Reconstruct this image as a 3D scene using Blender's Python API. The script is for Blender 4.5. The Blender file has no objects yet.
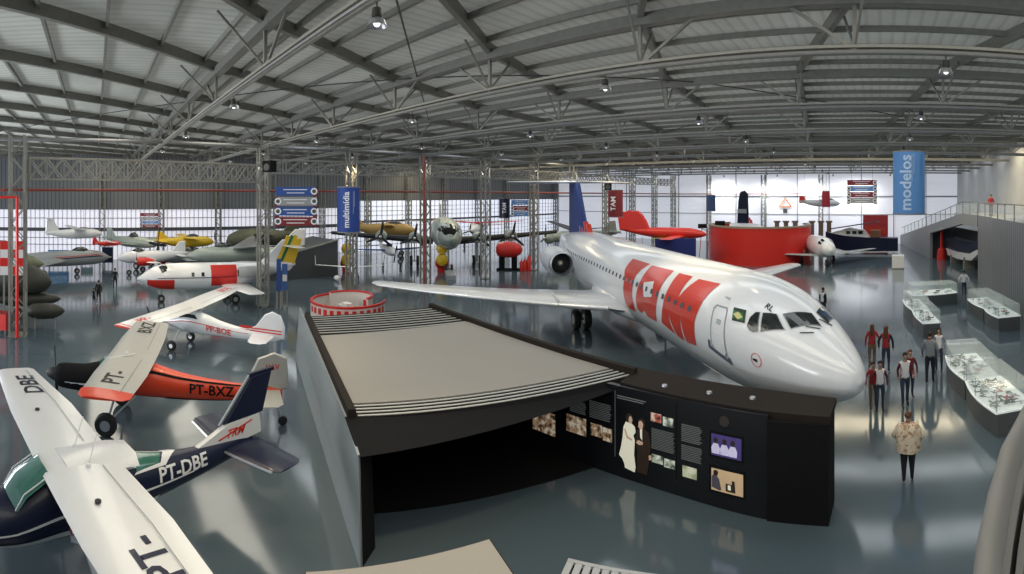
import bpy, bmesh, math, random
from mathutils import Vector, Matrix
random.seed(7)
PI = math.pi
scn = bpy.context.scene
COL = scn.collection
# ------------------------------------------------------------------ camera
EYE, F, XN, YH = 6.6, 500.0, 880.0, 195.0      # eye height, pixels per radian, column of +Y, horizon row
cam_d = bpy.data.cameras.new('camera'); cam = bpy.data.objects.new('camera', cam_d); COL.objects.link(cam)
cam_d.type = 'PANO'; cam_d.panorama_type = 'CENTRAL_CYLINDRICAL'
cam_d.central_cylindrical_radius = 1.0
cam_d.central_cylindrical_range_u_min = -512 / F; cam_d.central_cylindrical_range_u_max = 512 / F
cam_d.central_cylindrical_range_v_min = -(574 - YH) / F; cam_d.central_cylindrical_range_v_max = YH / F
cam_d.clip_start = .02; cam_d.clip_end = 500
cam.location = (0, 0, EYE); cam.rotation_euler = (PI / 2, 0, (XN - 512) / F)
scn.camera = cam
scn.view_settings.view_transform = 'Standard'; scn.view_settings.look = 'None'
scn.view_settings.gamma = 1; scn.view_settings.exposure = 0.0; scn.view_settings.use_curve_mapping = False
scn.cycles.use_denoising = True
scn.cycles.max_bounces = 6; scn.cycles.diffuse_bounces = 3; scn.cycles.glossy_bounces = 3
scn.cycles.transmission_bounces = 6; scn.cycles.transparent_max_bounces = 8
scn.cycles.sample_clamp_indirect = 4.0; scn.cycles.caustics_reflective = False; scn.cycles.caustics_refractive = False

def at(px, py, z=0.0):          # the place at height z seen at a pixel
    a = (px - XN) / F; d = (EYE - z) * F / (py - YH)
    return Vector((d * math.sin(a), d * math.cos(a), z))
def atd(px, py, d):             # the place at ground distance d seen at a pixel
    a = (px - XN) / F
    return Vector((d * math.sin(a), d * math.cos(a), EYE - (py - YH) * d / F))

# ------------------------------------------------------------------ materials
MATS = {}
def mat(name, col, rough=.5, metal=0., var=.08, scale=6., coat=0., bump=0., alpha=1., emit=0., trans=0., spec=.5):
    if name in MATS: return MATS[name]
    m = bpy.data.materials.new(name); m.use_nodes = True; nt = m.node_tree; b = nt.nodes['Principled BSDF']
    b.inputs['Roughness'].default_value = rough; b.inputs['Metallic'].default_value = metal
    b.inputs['Coat Weight'].default_value = coat; b.inputs['Coat Roughness'].default_value = .08
    b.inputs['Specular IOR Level'].default_value = spec
    tc = nt.nodes.new('ShaderNodeTexCoord'); nz = nt.nodes.new('ShaderNodeTexNoise')
    nz.inputs['Scale'].default_value = scale; nz.inputs['Detail'].default_value = 3
    nt.links.new(tc.outputs['Object'], nz.inputs['Vector'])
    mx = nt.nodes.new('ShaderNodeMix'); mx.data_type = 'RGBA'
    mx.inputs['A'].default_value = (*[max(0, c * (1 - var)) for c in col], 1)
    mx.inputs['B'].default_value = (*[min(1, c * (1 + var)) for c in col], 1)
    nt.links.new(nz.outputs['Fac'], mx.inputs['Factor']); nt.links.new(mx.outputs['Result'], b.inputs['Base Color'])
    if bump:
        bp = nt.nodes.new('ShaderNodeBump'); bp.inputs['Strength'].default_value = bump; bp.inputs['Distance'].default_value = .02
        nt.links.new(nz.outputs['Fac'], bp.inputs['Height']); nt.links.new(bp.outputs['Normal'], b.inputs['Normal'])
    if trans:
        b.inputs['Transmission Weight'].default_value = trans; b.inputs['IOR'].default_value = 1.05
    if alpha < 1: b.inputs['Alpha'].default_value = alpha
    if emit:
        nt.links.new(mx.outputs['Result'], b.inputs['Emission Color']); b.inputs['Emission Strength'].default_value = emit
    MATS[name] = m; return m

def ribbed(name, col, pitch, axis='X', rough=.5, depth=.4, metal=0., var=.1, emit=0., dark=.55):
    """sheet metal with vertical corrugations of the given pitch"""
    if name in MATS: return MATS[name]
    m = bpy.data.materials.new(name); m.use_nodes = True; nt = m.node_tree; b = nt.nodes['Principled BSDF']
    b.inputs['Roughness'].default_value = rough; b.inputs['Metallic'].default_value = metal
    tc = nt.nodes.new('ShaderNodeTexCoord'); w = nt.nodes.new('ShaderNodeTexWave')
    w.bands_direction = axis; w.inputs['Scale'].default_value = 1 / pitch * .314 ; w.inputs['Distortion'].default_value = 0
    nt.links.new(tc.outputs['Object'], w.inputs['Vector'])
    nz = nt.nodes.new('ShaderNodeTexNoise'); nz.inputs['Scale'].default_value = .35; nz.inputs['Detail'].default_value = 4
    nt.links.new(tc.outputs['Object'], nz.inputs['Vector'])
    cr = nt.nodes.new('ShaderNodeValToRGB'); cr.color_ramp.elements[0].position = .0; cr.color_ramp.elements[1].position = .35
    cr.color_ramp.elements[0].color = (*[c * dark for c in col], 1); cr.color_ramp.elements[1].color = (*col, 1)
    nt.links.new(w.outputs['Fac'], cr.inputs['Fac'])
    mx = nt.nodes.new('ShaderNodeMix'); mx.data_type = 'RGBA'; mx.blend_type = 'MULTIPLY'; mx.inputs['Factor'].default_value = var * 3
    nt.links.new(cr.outputs['Color'], mx.inputs['A']); nt.links.new(nz.outputs['Fac'], mx.inputs['B'])
    nt.links.new(mx.outputs['Result'], b.inputs['Base Color'])
    bp = nt.nodes.new('ShaderNodeBump'); bp.inputs['Strength'].default_value = depth; bp.inputs['Distance'].default_value = .03
    nt.links.new(w.outputs['Fac'], bp.inputs['Height']); nt.links.new(bp.outputs['Normal'], b.inputs['Normal'])
    if emit:
        nt.links.new(mx.outputs['Result'], b.inputs['Emission Color']); b.inputs['Emission Strength'].default_value = emit
    MATS[name] = m; return m

# ------------------------------------------------------------------ mesh builder
class MB:
    def __init__(s): s.v = []; s.f = []; s.mi = []; s.m = 0
    def add(s, vs, fs):
        n = len(s.v); s.v += [tuple(v) for v in vs]; s.f += [tuple(i + n for i in f) for f in fs]; s.mi += [s.m] * len(fs); return s
    def box(s, x0, x1, y0, y1, z0, z1):
        return s.add([(x0,y0,z0),(x1,y0,z0),(x1,y1,z0),(x0,y1,z0),(x0,y0,z1),(x1,y0,z1),(x1,y1,z1),(x0,y1,z1)],
                     [(0,3,2,1),(4,5,6,7),(0,1,5,4),(1,2,6,5),(2,3,7,6),(3,0,4,7)])
    def bar(s, p, q, w, h=None, up=(0,0,1)):
        p = Vector(p); q = Vector(q); h = w if h is None else h; d = (q - p)
        if d.length < 1e-6: return s
        d.normalize(); u = Vector(up)
        if abs(d.dot(u)) > .98: u = Vector((1,0,0))
        a = d.cross(u).normalized(); b = a.cross(d)
        o = [a*w/2*i + b*h/2*j for i, j in ((-1,-1),(1,-1),(1,1),(-1,1))]
        return s.add([p+k for k in o] + [q+k for k in o], [(0,3,2,1),(4,5,6,7),(0,1,5,4),(1,2,6,5),(2,3,7,6),(3,0,4,7)])
    def tube(s, pts, r, n=8, cap=True):
        pts = [Vector(p) for p in pts]; rs = r if isinstance(r, (list, tuple)) else [r] * len(pts); rings = []
        pa = None
        for i, p in enumerate(pts):
            d = (pts[min(i+1, len(pts)-1)] - pts[max(i-1, 0)]).normalized()
            if pa is None:
                u = Vector((0,0,1)) if abs(d.z) < .9 else Vector((1,0,0)); a = d.cross(u).normalized()
            else:
                a = (pa - d * pa.dot(d)).normalized()
            pa = a; b = a.cross(d)
            rings.append([p + (a*math.cos(2*PI*k/n) + b*math.sin(2*PI*k/n)) * rs[i] for k in range(n)])
        return s.rings(rings, cap)
    def rings(s, rings, cap=True, close=True):
        n = len(rings[0]); vs = [v for r in rings for v in r]; fs = []
        for i in range(len(rings)-1):
            for k in range(n if close else n-1):
                k2 = (k+1) % n
                fs.append((i*n+k, i*n+k2, (i+1)*n+k2, (i+1)*n+k))
        if cap and close: fs.append(tuple(range(n))[::-1]); fs.append(tuple((len(rings)-1)*n + k for k in range(n)))
        return s.add(vs, fs)
    def lathe(s, prof, n=24, o=(0,0,0), axis='z', cap=False):      # prof = (radius, height along axis)
        o = Vector(o); rings = []
        for r, h in prof:
            ring = []
            for k in range(n):
                c, d = r*math.cos(2*PI*k/n), r*math.sin(2*PI*k/n)
                ring.append(o + Vector({'z': (c,d,h), 'x': (h,c,d), 'y': (d,h,c)}[axis]))
            rings.append(ring)
        return s.rings(rings, cap)
    def prism(s, poly, z0, z1):
        n = len(poly); vs = [(p[0],p[1],z0) for p in poly] + [(p[0],p[1],z1) for p in poly]
        ar = sum(poly[i][0]*poly[(i+1)%n][1]-poly[(i+1)%n][0]*poly[i][1] for i in range(n))
        fs = [tuple(range(n))[::-1], tuple(range(n, 2*n))] + [(i,(i+1)%n,n+(i+1)%n,n+i) for i in range(n)]
        if ar < 0: fs = [f[::-1] for f in fs]
        return s.add(vs, fs)
    def sphere(s, c, r, n=12, m=8, sc=(1,1,1)):
        c = Vector(c); rings = []
        for i in range(m+1):
            t = PI * (.02 + .96 * i / m)
            rings.append([c + Vector((r*sc[0]*math.sin(t)*math.cos(2*PI*k/n), r*sc[1]*math.sin(t)*math.sin(2*PI*k/n), r*sc[2]*math.cos(t))) for k in range(n)])
        return s.rings(rings[::-1], True)
    def xf(s, M):
        s.v = [tuple(M @ Vector(v)) for v in s.v]; return s
    def build(s, name, mats, parent=None, smooth=None):
        me = bpy.data.meshes.new(name); me.from_pydata([tuple(v) for v in s.v], [], s.f)
        for m in (mats if isinstance(mats, (list, tuple)) else [mats]): me.materials.append(m)
        for p, i in zip(me.polygons, s.mi): p.material_index = i
        if smooth is not None: me.shade_smooth(); me.set_sharp_from_angle(angle=math.radians(smooth))
        me.update(); o = bpy.data.objects.new(name, me); COL.objects.link(o)
        if parent is not None: o.parent = parent
        return o

def tag(o, label, cat, group=None, kind=None):
    o['label'] = label; o['category'] = cat
    if group: o['group'] = group
    if kind: o['kind'] = kind
    return o
def thing(name, label, cat, loc=(0,0,0), rz=0, group=None, scale=1):
    o = bpy.data.objects.new(name, None); COL.objects.link(o); o.location = loc; o.rotation_euler = (0,0,rz)
    o.scale = (scale,)*3; o.empty_display_size = .2
    return tag(o, label, cat, group)
def struct(o):
    o['kind'] = 'structure'; return o
def kids(o): return [c for c in bpy.data.objects if c.parent == o]
def copy_tree(o, parent=None, loc=None, rz=None, label=None):
    c = o.copy(); COL.objects.link(c)
    if parent is not None: c.parent = parent
    if loc is not None: c.location = loc
    if rz is not None: c.rotation_euler = (0,0,rz)
    if label: c['label'] = label
    for ch in kids(o): copy_tree(ch, c)
    return c

def text_mesh(body, size, bold=True, shear=0., spacing=1., depth=0.):
    cu = bpy.data.curves.new('t', 'FONT'); cu.body = body; cu.size = size; cu.align_x = 'CENTER'; cu.align_y = 'CENTER'
    cu.shear = shear; cu.space_character = spacing; cu.resolution_u = 2; cu.extrude = depth
    if bold: cu.offset = size * .022
    ob = bpy.data.objects.new('t', cu); COL.objects.link(ob); bpy.context.view_layer.update()
    me = bpy.data.meshes.new_from_object(ob.evaluated_get(bpy.context.evaluated_depsgraph_get()))
    bpy.data.objects.remove(ob); bpy.data.curves.remove(cu); return me
def mapped(name, src, f, m, parent, cut=.25):
    """flat outlines (a mesh or a list of polygons in 2-D) cut into a grid and laid on the surface f(x, y)"""
    bm = bmesh.new()
    if isinstance(src, bpy.types.Mesh): bm.from_mesh(src); bpy.data.meshes.remove(src)
    else:
        for poly in src: bm.faces.new([bm.verts.new((p[0], p[1], 0)) for p in poly])
    xs = [v.co.x for v in bm.verts]; ys = [v.co.y for v in bm.verts]
    if cut:
        for ax, lo, hi in ((0, min(xs), max(xs)), (1, min(ys), max(ys))):
            k = math.floor(lo / cut) + 1
            while k * cut < hi:
                co = Vector((0,0,0)); co[ax] = k*cut; no = Vector((0,0,0)); no[ax] = 1
                bmesh.ops.bisect_plane(bm, geom=bm.verts[:] + bm.edges[:] + bm.faces[:], plane_co=co, plane_no=no, dist=1e-5); k += 1
    for v in bm.verts: v.co = Vector(f(v.co.x, v.co.y))
    me = bpy.data.meshes.new(name); bm.to_mesh(me); bm.free(); me.materials.append(m)
    o = bpy.data.objects.new(name, me); COL.objects.link(o); o.parent = parent; return o
def lerp_tab(tab, s):
    if s <= tab[0][0]: return tab[0][1:]
    for a, b in zip(tab, tab[1:]):
        if s <= b[0]:
            t = (s - a[0]) / (b[0] - a[0]); return tuple(x + (y-x)*t for x, y in zip(a[1:], b[1:]))
    return tab[-1][1:]
def spline_tab(tab, n):
    """Catmull-Rom through rows (s, ...)"""
    out = []
    for i in range(len(tab)-1):
        p0 = tab[max(i-1,0)]; p1 = tab[i]; p2 = tab[i+1]; p3 = tab[min(i+2, len(tab)-1)]
        h = p2[0]-p1[0]
        for k in range(n):
            t = k/n; row = [p1[0]+h*t]
            for j in range(1, len(p1)):
                m1 = (p2[j]-p0[j])/max(p2[0]-p0[0],1e-6)*h; m2 = (p3[j]-p1[j])/max(p3[0]-p1[0],1e-6)*h
                row.append((2*t**3-3*t*t+1)*p1[j] + (t**3-2*t*t+t)*m1 + (-2*t**3+3*t*t)*p2[j] + (t**3-t*t)*m2)
            out.append(tuple(row))
    out.append(tuple(tab[-1])); return out
def hull_pt(tab, s, a, off=0.):      # s = distance back from the nose, a = angle in degrees from the top towards starboard (-y)
    zc, ry, rz = lerp_tab(tab, s)[:3]; r = math.radians(a)
    return Vector((-s, -math.sin(r)*(ry+off), zc + math.cos(r)*(rz+off)))
def hull(tab, m, parent, name='fuselage', n=36, smooth=60):
    mb = MB(); mb.rings([[hull_pt(tab, row[0], 360*k/n) for k in range(n)] for row in tab])
    return mb.build(name, m, parent, smooth)
def foil(c, t, n=7):                 # half-profile list of (x back from the leading edge, z)
    up = []
    for i in range(n+1):
        x = (1-math.cos(PI*i/n))/2
        y = 5*t*(.2969*math.sqrt(x)-.126*x-.3516*x*x+.2843*x**3-.1036*x**4); up.append((x*c, y*c))
    return up
def wing_mesh(secs, n=7):            # secs: (leading edge point, chord, thickness ratio, 'h'|'v')
    mb = MB(); rings = []
    for le, c, t, o in secs:
        up = foil(c, t, n); pts = [(x, z) for x, z in up] + [(x, -z*.7) for x, z in up[::-1][1:-1]]
        rings.append([Vector((le[0]-x, le[1], le[2]+z)) if o == 'h' else Vector((le[0]-x, le[1]+z, le[2])) for x, z in pts])
    return mb.rings(rings)
# ------------------------------------------------------------------ common materials
M_steel = mat('grey painted steel', (.25,.25,.228), .55, .2, .2)
M_dsteel = mat('dark steel', (.085,.09,.09), .6, .2, .2)
M_lsteel = mat('light tube steel', (.24,.245,.25), .5, .1, .12)
M_white = mat('white paint', (.76,.77,.78), .28, 0, .03, coat=.3)
M_glosswhite = mat('gloss white aircraft paint', (.80,.82,.85), .22, 0, .02, coat=.6)
M_black = mat('black rubber', (.015,.015,.016), .6)
M_dark = mat('near black panel', (.010,.010,.011), .8, var=.2, spec=.12)
M_glass = mat('dark cockpit glass', (.02,.025,.025), .08, 0, .1, coat=.5)
M_red = mat('red paint', (.62,.025,.018), .35, 0, .06)
M_tamred = mat('orange red livery paint', (.60,.035,.014), .28, 0, .04, coat=.4)
M_navy = mat('navy paint', (.006,.010,.036), .35, 0, .1, coat=.12, spec=.35)
M_blue = mat('blue paint', (.02,.07,.33), .4, 0, .08)
M_yellow = mat('yellow paint', (.75,.5,.03), .4)
M_silver = mat('bare aluminium', (.55,.56,.58), .3, .8, .08)
M_greyp = mat('grey paint', (.33,.35,.36), .4, 0, .08)
M_olive = mat('olive camouflage paint', (.07,.075,.045), .6, 0, .45, 1.2)
M_skin = mat('skin', (.42,.24,.17), .55)
M_clear = mat('clear glass', (.85,.95,.92), .03, 0, .02, alpha=.16, spec=.6)

# ------------------------------------------------------------------ floor
fm = bpy.data.materials.new('glossy painted concrete floor'); fm.use_nodes = True
nt = fm.node_tree; b = nt.nodes['Principled BSDF']; L = nt.links.new
tc = nt.nodes.new('ShaderNodeTexCoord')
n1 = nt.nodes.new('ShaderNodeTexNoise'); n1.inputs['Scale'].default_value = .12; n1.inputs['Detail'].default_value = 5
n2 = nt.nodes.new('ShaderNodeTexNoise'); n2.inputs['Scale'].default_value = 1.3; n2.inputs['Detail'].default_value = 6
for n in (n1, n2): L(tc.outputs['Object'], n.inputs['Vector'])
mx = nt.nodes.new('ShaderNodeMix'); mx.data_type = 'RGBA'
mx.inputs['A'].default_value = (.062,.096,.124,1); mx.inputs['B'].default_value = (.095,.125,.140,1)
L(n1.outputs['Fac'], mx.inputs['Factor']); L(mx.outputs['Result'], b.inputs['Base Color'])
mr = nt.nodes.new('ShaderNodeMapRange'); mr.inputs['To Min'].default_value = .06; mr.inputs['To Max'].default_value = .15
L(n2.outputs['Fac'], mr.inputs['Value']); L(mr.outputs['Result'], b.inputs['Roughness'])
bp = nt.nodes.new('ShaderNodeBump'); bp.inputs['Strength'].default_value = .05; bp.inputs['Distance'].default_value = .01
L(n2.outputs['Fac'], bp.inputs['Height']); L(bp.outputs['Normal'], b.inputs['Normal'])
b.inputs['Specular IOR Level'].default_value = 1.0
struct(MB().box(-54,14,-14,70,-.2,0).build('floor', fm))

# ------------------------------------------------------------------ ceiling: corrugated sheets, purlins, thin cross rails
M_roof = ribbed('self-lit corrugated roof sheet', (.60,.62,.58), .33, 'X', .6, .3, 0., .22, emit=.235, dark=.82)  # faint even glow added to the sheets to brighten the ceiling
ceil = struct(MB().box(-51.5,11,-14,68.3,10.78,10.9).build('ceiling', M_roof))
SK = -.15
def skew(y):          # the purlins run fan-wise over the front bays
    if y < 3.8: return 3.6 - .9*(y-3.8)
    if y < 9.8: return -.6*(y-9.8)
    if y < 15.8: return -.35*(y-9.8)
    return -2.1 - .12*(y-15.8)
def px_x(k, y): return -14.3 + 4.6*k + skew(y)
TY = [3.8 + 6*k for k in range(11)]
for k in range(-13, 8):
    mb = MB(); n = 0; kn = [-14, 3.8, 9.8, 15.8, 68]
    for y0, y1 in zip(kn, kn[1:]):
        a, c = px_x(k, y0), px_x(k, y1)
        t0, t1 = 0., 1.
        if abs(c-a) > 1e-6:
            for lim, s_ in ((10.6, 1), (-51, -1)):
                ta = (lim-a)/(c-a)
                if s_*(a-lim) > 0: t0 = max(t0, ta)
                if s_*(c-lim) > 0: t1 = min(t1, ta)
        if t1 - t0 < .03 or (a > 10.6 and c > 10.6) or (a < -51 and c < -51): continue
        mb.bar((a+(c-a)*t0, y0+(y1-y0)*t0, 10.62), (a+(c-a)*t1, y0+(y1-y0)*t1, 10.62), .14, .3); n += 1
    if n: mb.build('purlin', M_steel, ceil)
y = -13.2
while y < 67:
    MB().bar((-51,y,10.69), (10.8,y,10.69), .08, .14).build('cross_rail', M_steel, ceil); y += 1.5
for (x0, y0, x1, y1) in ((-20,3.8,-6,15.8), (-6,3.8,-20,15.8), (-44,3.8,-30,15.8), (-30,3.8,-44,15.8), (-20,21.8,-6,33.8), (-6,21.8,-20,33.8), (3,3.8,10,15.8), (-6,15.8,4,27.8), (-32,-8.2,-20,3.8), (-20,-8.2,-32,3.8)):
    MB().bar((x0,y0,10.4), (x1,y1,10.4), .035).build('brace_rod', M_dsteel, ceil)

# ------------------------------------------------------------------ walls
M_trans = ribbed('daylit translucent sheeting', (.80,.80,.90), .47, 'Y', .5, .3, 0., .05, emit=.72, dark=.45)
M_wallw = mat('white wall sheeting', (.72,.74,.82), .6, 0, .05, .3, emit=.46)  # emission stands in for the light falling on the back wall
M_darkwall = ribbed('dark wall sheeting', (.20,.21,.22), .4, 'Y', .7, .3)
M_conc = mat('grey concrete wall', (.50,.51,.51), .7, 0, .16, .8)
wl = struct(MB().box(-51.4,-51.1,-14,68.3,5.1,10.8).build('wall_left', M_darkwall))
# daylit sheeting bays of the left wall, one window per bay
M_frame = mat('dark window frame', (.07,.075,.085), .5)
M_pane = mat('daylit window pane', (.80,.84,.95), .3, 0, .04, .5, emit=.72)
wn = 0
for i, y0 in enumerate([-14.2 + 6*k for k in range(14)]):
    y1 = min(y0+6, 68.2); wn += 1
    if y0 < 24:
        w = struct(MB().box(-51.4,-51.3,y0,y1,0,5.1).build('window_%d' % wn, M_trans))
        mb = MB().box(-51.3,-51.1,y0,y1,2.9,3.25)
        for z in (1.5, 2.2, 4.2): mb.box(-51.3,-51.22,y0,y1,z,z+.06)
    else:
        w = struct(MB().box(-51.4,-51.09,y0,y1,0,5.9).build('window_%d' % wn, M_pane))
        mb = MB().box(-51.1,-50.95,y0,y1,3.3,3.55)
        for z in (.55,1.1,1.65,2.2,2.75,4.1,4.65,5.2): mb.box(-51.1,-51.04,y0,y1,z,z+.05)
        q = y0
        while q < y1 - .1: mb.box(-51.1,-51.04,q,q+.05,0,5.9); q += .75
    mb.build('window_frame', M_frame, w)
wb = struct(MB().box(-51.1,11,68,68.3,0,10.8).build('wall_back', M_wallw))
mb = MB()
for x in [-51+4.4*k for k in range(15)]: mb.box(x,x+.12,67.9,68,0,10.5)
mb.box(-51,11,67.85,68,6.3,6.5); mb.box(-51,11,67.9,68,3.9,4.0)
mb.build('wall_rail', M_greyp, wb)
struct(MB().box(10.6,11,-8,68,0,10.77).build('wall_right', M_conc))

# gallery and ramp on the right
M_rib = ribbed('grey ribbed cladding', (.23,.25,.265), .42, 'Y', .45, .5, .3, .12, dark=.72)
gal = MB(); gal.rings([[(8.2,12,0),(8.2,12,5.05),(8.4,12,5.05),(8.4,12,0)], [(7.75,22,0),(7.75,22,5.05),(7.95,22,5.05),(7.95,22,0)], [(7.55,30,0),(7.55,30,5.05),(7.75,30,5.05),(7.75,30,0)], [(7.45,37.6,0),(7.45,37.6,5.05),(7.65,37.6,5.05),(7.65,37.6,0)]])
struct(gal.build('wall_gallery', M_rib))
struct(MB().prism([(8.4,12),(10.6,12),(10.6,44),(6.6,44),(7.6,37.6)], 4.75, 5.0).build('floor_gallery', M_conc))
A = Vector((7.4,37.6,0)); Bv = Vector((2.75,67.9,0)); dAB = (Bv-A); LAB = dAB.length; dAB.normalize(); nAB = Vector((-dAB.y, dAB.x, 0))*-1
def rw(t, z, o=0.): p = A + dAB*t + nAB*o; return (p.x, p.y, z)
def rtop(t): return 5.05 if t < 4 else 5.05 - (t-4)/(LAB-4)*3.9
def rampwall(ts, lo): 
    mb = MB(); mb.rings([[rw(t,lo(t)),rw(t,rtop(t)),rw(t,rtop(t),.3),rw(t,lo(t),.3)] for t in ts]); return mb
r1 = rampwall([14.5, 20, LAB], lambda t: 0); r1.rings([[rw(t,rtop(t)-.9),rw(t,rtop(t)),rw(t,rtop(t),.3),rw(t,rtop(t)-.9,.3)] for t in (0,4,9,14.5)])
struct(r1.build('wall_ramp', mat('ramp cladding', (.25,.265,.28), .5, .1, .1)))
mb = MB(); mb.rings([[rw(t,rtop(t)-.35,.3),rw(t,rtop(t)-.1,.3),rw(t,rtop(t)-.1,2.6),rw(t,rtop(t)-.35,2.6)] for t in (0,4,14.5,LAB)])
struct(mb.build('floor_ramp', M_conc))

def glass_rail(name, label, pts, group=None):      # pts = points on the floor line of the balustrade, at rail foot height
    t = thing(name, label, 'railing', pts[0])
    o0 = Vector(pts[0]); P = [Vector(p)-o0 for p in pts]
    for a, c in zip(P, P[1:]):
        n = max(1, round((c-a).length/1.9))
        for i in range(n):
            p, q = a+(c-a)*(i/n), a+(c-a)*((i+1)/n); e = (q-p)*.04; z = Vector((0,0,1))
            MB().bar(p+e+z*.48, q-e+z*.48, .015, .78).build('glass_panel', M_clear, t)
            MB().bar(p+z*.0, p+z*.97, .06).build('post', M_lsteel, t)
    MB().tube([p+Vector((0,0,.98)) for p in P], .035).build('handrail', M_lsteel, t)
    return t
glass_rail('glass_railing', 'glass and steel balustrade along the gallery above the ribbed wall', [(8.3,12.2,5.05),(7.85,22,5.05),(7.65,30,5.05),(7.55,37.4,5.05)])
glass_rail('glass_railing', 'glass balustrade sloping down the ramp towards the blue boat', [rw(.3,5.05,.15), rw(4,5.05,.15), rw(14.5,rtop(14.5),.15), rw(LAB-.4,rtop(LAB-.4),.15)])
# thing shown in the opening below the ramp: door, red kiosk, navy and white hull
struct(MB().bar(rw(-.9,1.6,.6), rw(1.0,1.6,.6), .1, 3.2).build('door_1', mat('brown door', (.05,.025,.015), .5)))
struct(MB().bar(rw(0,1.6,2.9), rw(16,1.6,2.9), .1, 3.2).bar(rw(15.6,1.6,.35), rw(15.6,1.6,3.0), .1, 3.2).build('wall_alcove', mat('alcove wall', (.10,.11,.12), .6)))
t = thing('hull_display', 'navy and white boat hull shown in the opening under the ramp', 'boat hull', rw(8.5,0,1.6), math.atan2(dAB.y, dAB.x))
MB().rings([[Vector((x,-w,z1)),Vector((x,-w*.7,z0)),Vector((x,w*.7,z0)),Vector((x,w,z1))] for x, w, z0, z1 in ((-5,.1,2.1,2.6),(-3.5,.5,1.5,2.5),(0,.6,1.3,2.4),(3.5,.6,1.3,2.4))]).build('hull', M_navy, t, 30)
MB().rings([[Vector((x,-w,z1)),Vector((x,-w*.7,z0)),Vector((x,w*.7,z0)),Vector((x,w,z1))] for x, w, z0, z1 in ((-4.6,.15,1.6,2.0),(-3.5,.5,.9,1.5),(0,.58,.6,1.28),(3.5,.58,.6,1.28))]).build('lower_hull', M_white, t, 30)
MB().box(-2,-1.7,-.5,.5,0,1).build('cradle', M_steel, t); MB().box(2,2.3,-.5,.5,0,.8).build('cradle', M_steel, t)
t = thing('red_stand', 'red upright stand with a wide base in front of the navy hull under the ramp', 'stand', rw(13.2,0,.9), 0)
MB().lathe([(.5,0),(.5,.15),(.42,1.0),(.2,1.2)], 16, cap=True).build('base', M_red, t, 40); MB().tube([(0,0,1.2),(0,0,3.0)], .16, 10).build('post', M_red, t)

# ------------------------------------------------------------------ steel columns, trusses, girders
def lattice_column(x, y, h, w=.5, label='', group=None, mt=M_steel, base=True):
    t = thing('lattice_column', label, 'column', (x,y,0), 0, group)
    mb = MB()
    for sx in (-1,1):
        for sy in (-1,1): mb.box(sx*w/2-.05, sx*w/2+.05, sy*w/2-.05, sy*w/2+.05, 0, h)
    mb.build('column_chord', mt, t)
    mb = MB(); z = .4; s = 1; st = w*1.15
    while z + st < h:
        for q in (-w/2, w/2):
            mb.bar((-s*w/2,q,z),(s*w/2,q,z+st), .045); mb.bar((q,-s*w/2,z),(q,s*w/2,z+st), .045)
        z += st; s = -s
    mb.build('lacing', mt, t)
    if base: MB().box(-w*.6,w*.6,-w*.6,w*.6,0,.06).build('base_plate', mt, t)
    return t
colY = [9.8 + 6*k for k in range(10)]
names = ['beside the tail of the small red and white jet', 'behind the round red and white counter', 'with the red pipe, left of the silver airliner nose', 'right of the silver airliner nose', 'left of the big jet engine', 'beside the blue tail fin of the big airliner', 'just right of the blue tail fin', 'behind the red hanging banner', 'right of the red aircraft tail', 'farthest of the row, near the white back wall']
for y, nm in zip(colY, names):
    lattice_column(-28, y, 9.4, .5, 'tall grey lattice steel column ' + nm)
lattice_column(-23.3, -3.6, 9.4, .7, 'grey lattice steel column at the far left beside red pipes and dark aircraft')
for i in range(12):
    lattice_column(-50.7, .8+6*i, 9.4, .5, 'slim grey steel column standing against the left window wall', 'columns along the left window wall', base=False)
for i in range(3):
    lattice_column(-24+8*i, 67.3, 9.4, .5, 'slim grey steel column standing against the white back wall', 'columns along the white back wall', base=False)

def truss(y, x0, x1, label):
    t = thing('roof_truss', label, 'truss', (0,y,9.4), 0, 'roof trusses crossing the hall')
    MB().box(x0,x1,-.13,.13,.92,1.17).build('top_chord', M_steel, t)
    mb = MB().tube([(x0,0,0),(x1,0,0)], .06, 8); mb.box(x0,x1,-.10,.10,.07,.13); mb.build('bottom_chord', M_steel, t)
    MB().tube([(x0,-.13,-.03),(x1,-.13,-.03)], .028, 6).build('conduit', M_lsteel, t)
    k = -9
    while k < 7:
        x = px_x(k, y); k += 1
        if x < x0+.3 or x > x1-.3: continue
        mb = MB().bar((x,0,0),(x,0,.95), .08)
        mb.bar((x,0,.05),(min(x+1.3,x1),0,.95) if k % 2 else (max(x-1.3,x0),0,.95), .06)
        mb.bar((x,0,.1),(x-.3,1.2,1.15), .05); mb.bar((x,0,.1),(x+.3,-1.2,1.15), .05)
        mb.build('web_strut', M_steel, t)
    return t
for i, y in enumerate(TY): truss(y, -50.9, 10.5, 'grey steel roof truss spanning the hall from side to side')

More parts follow.
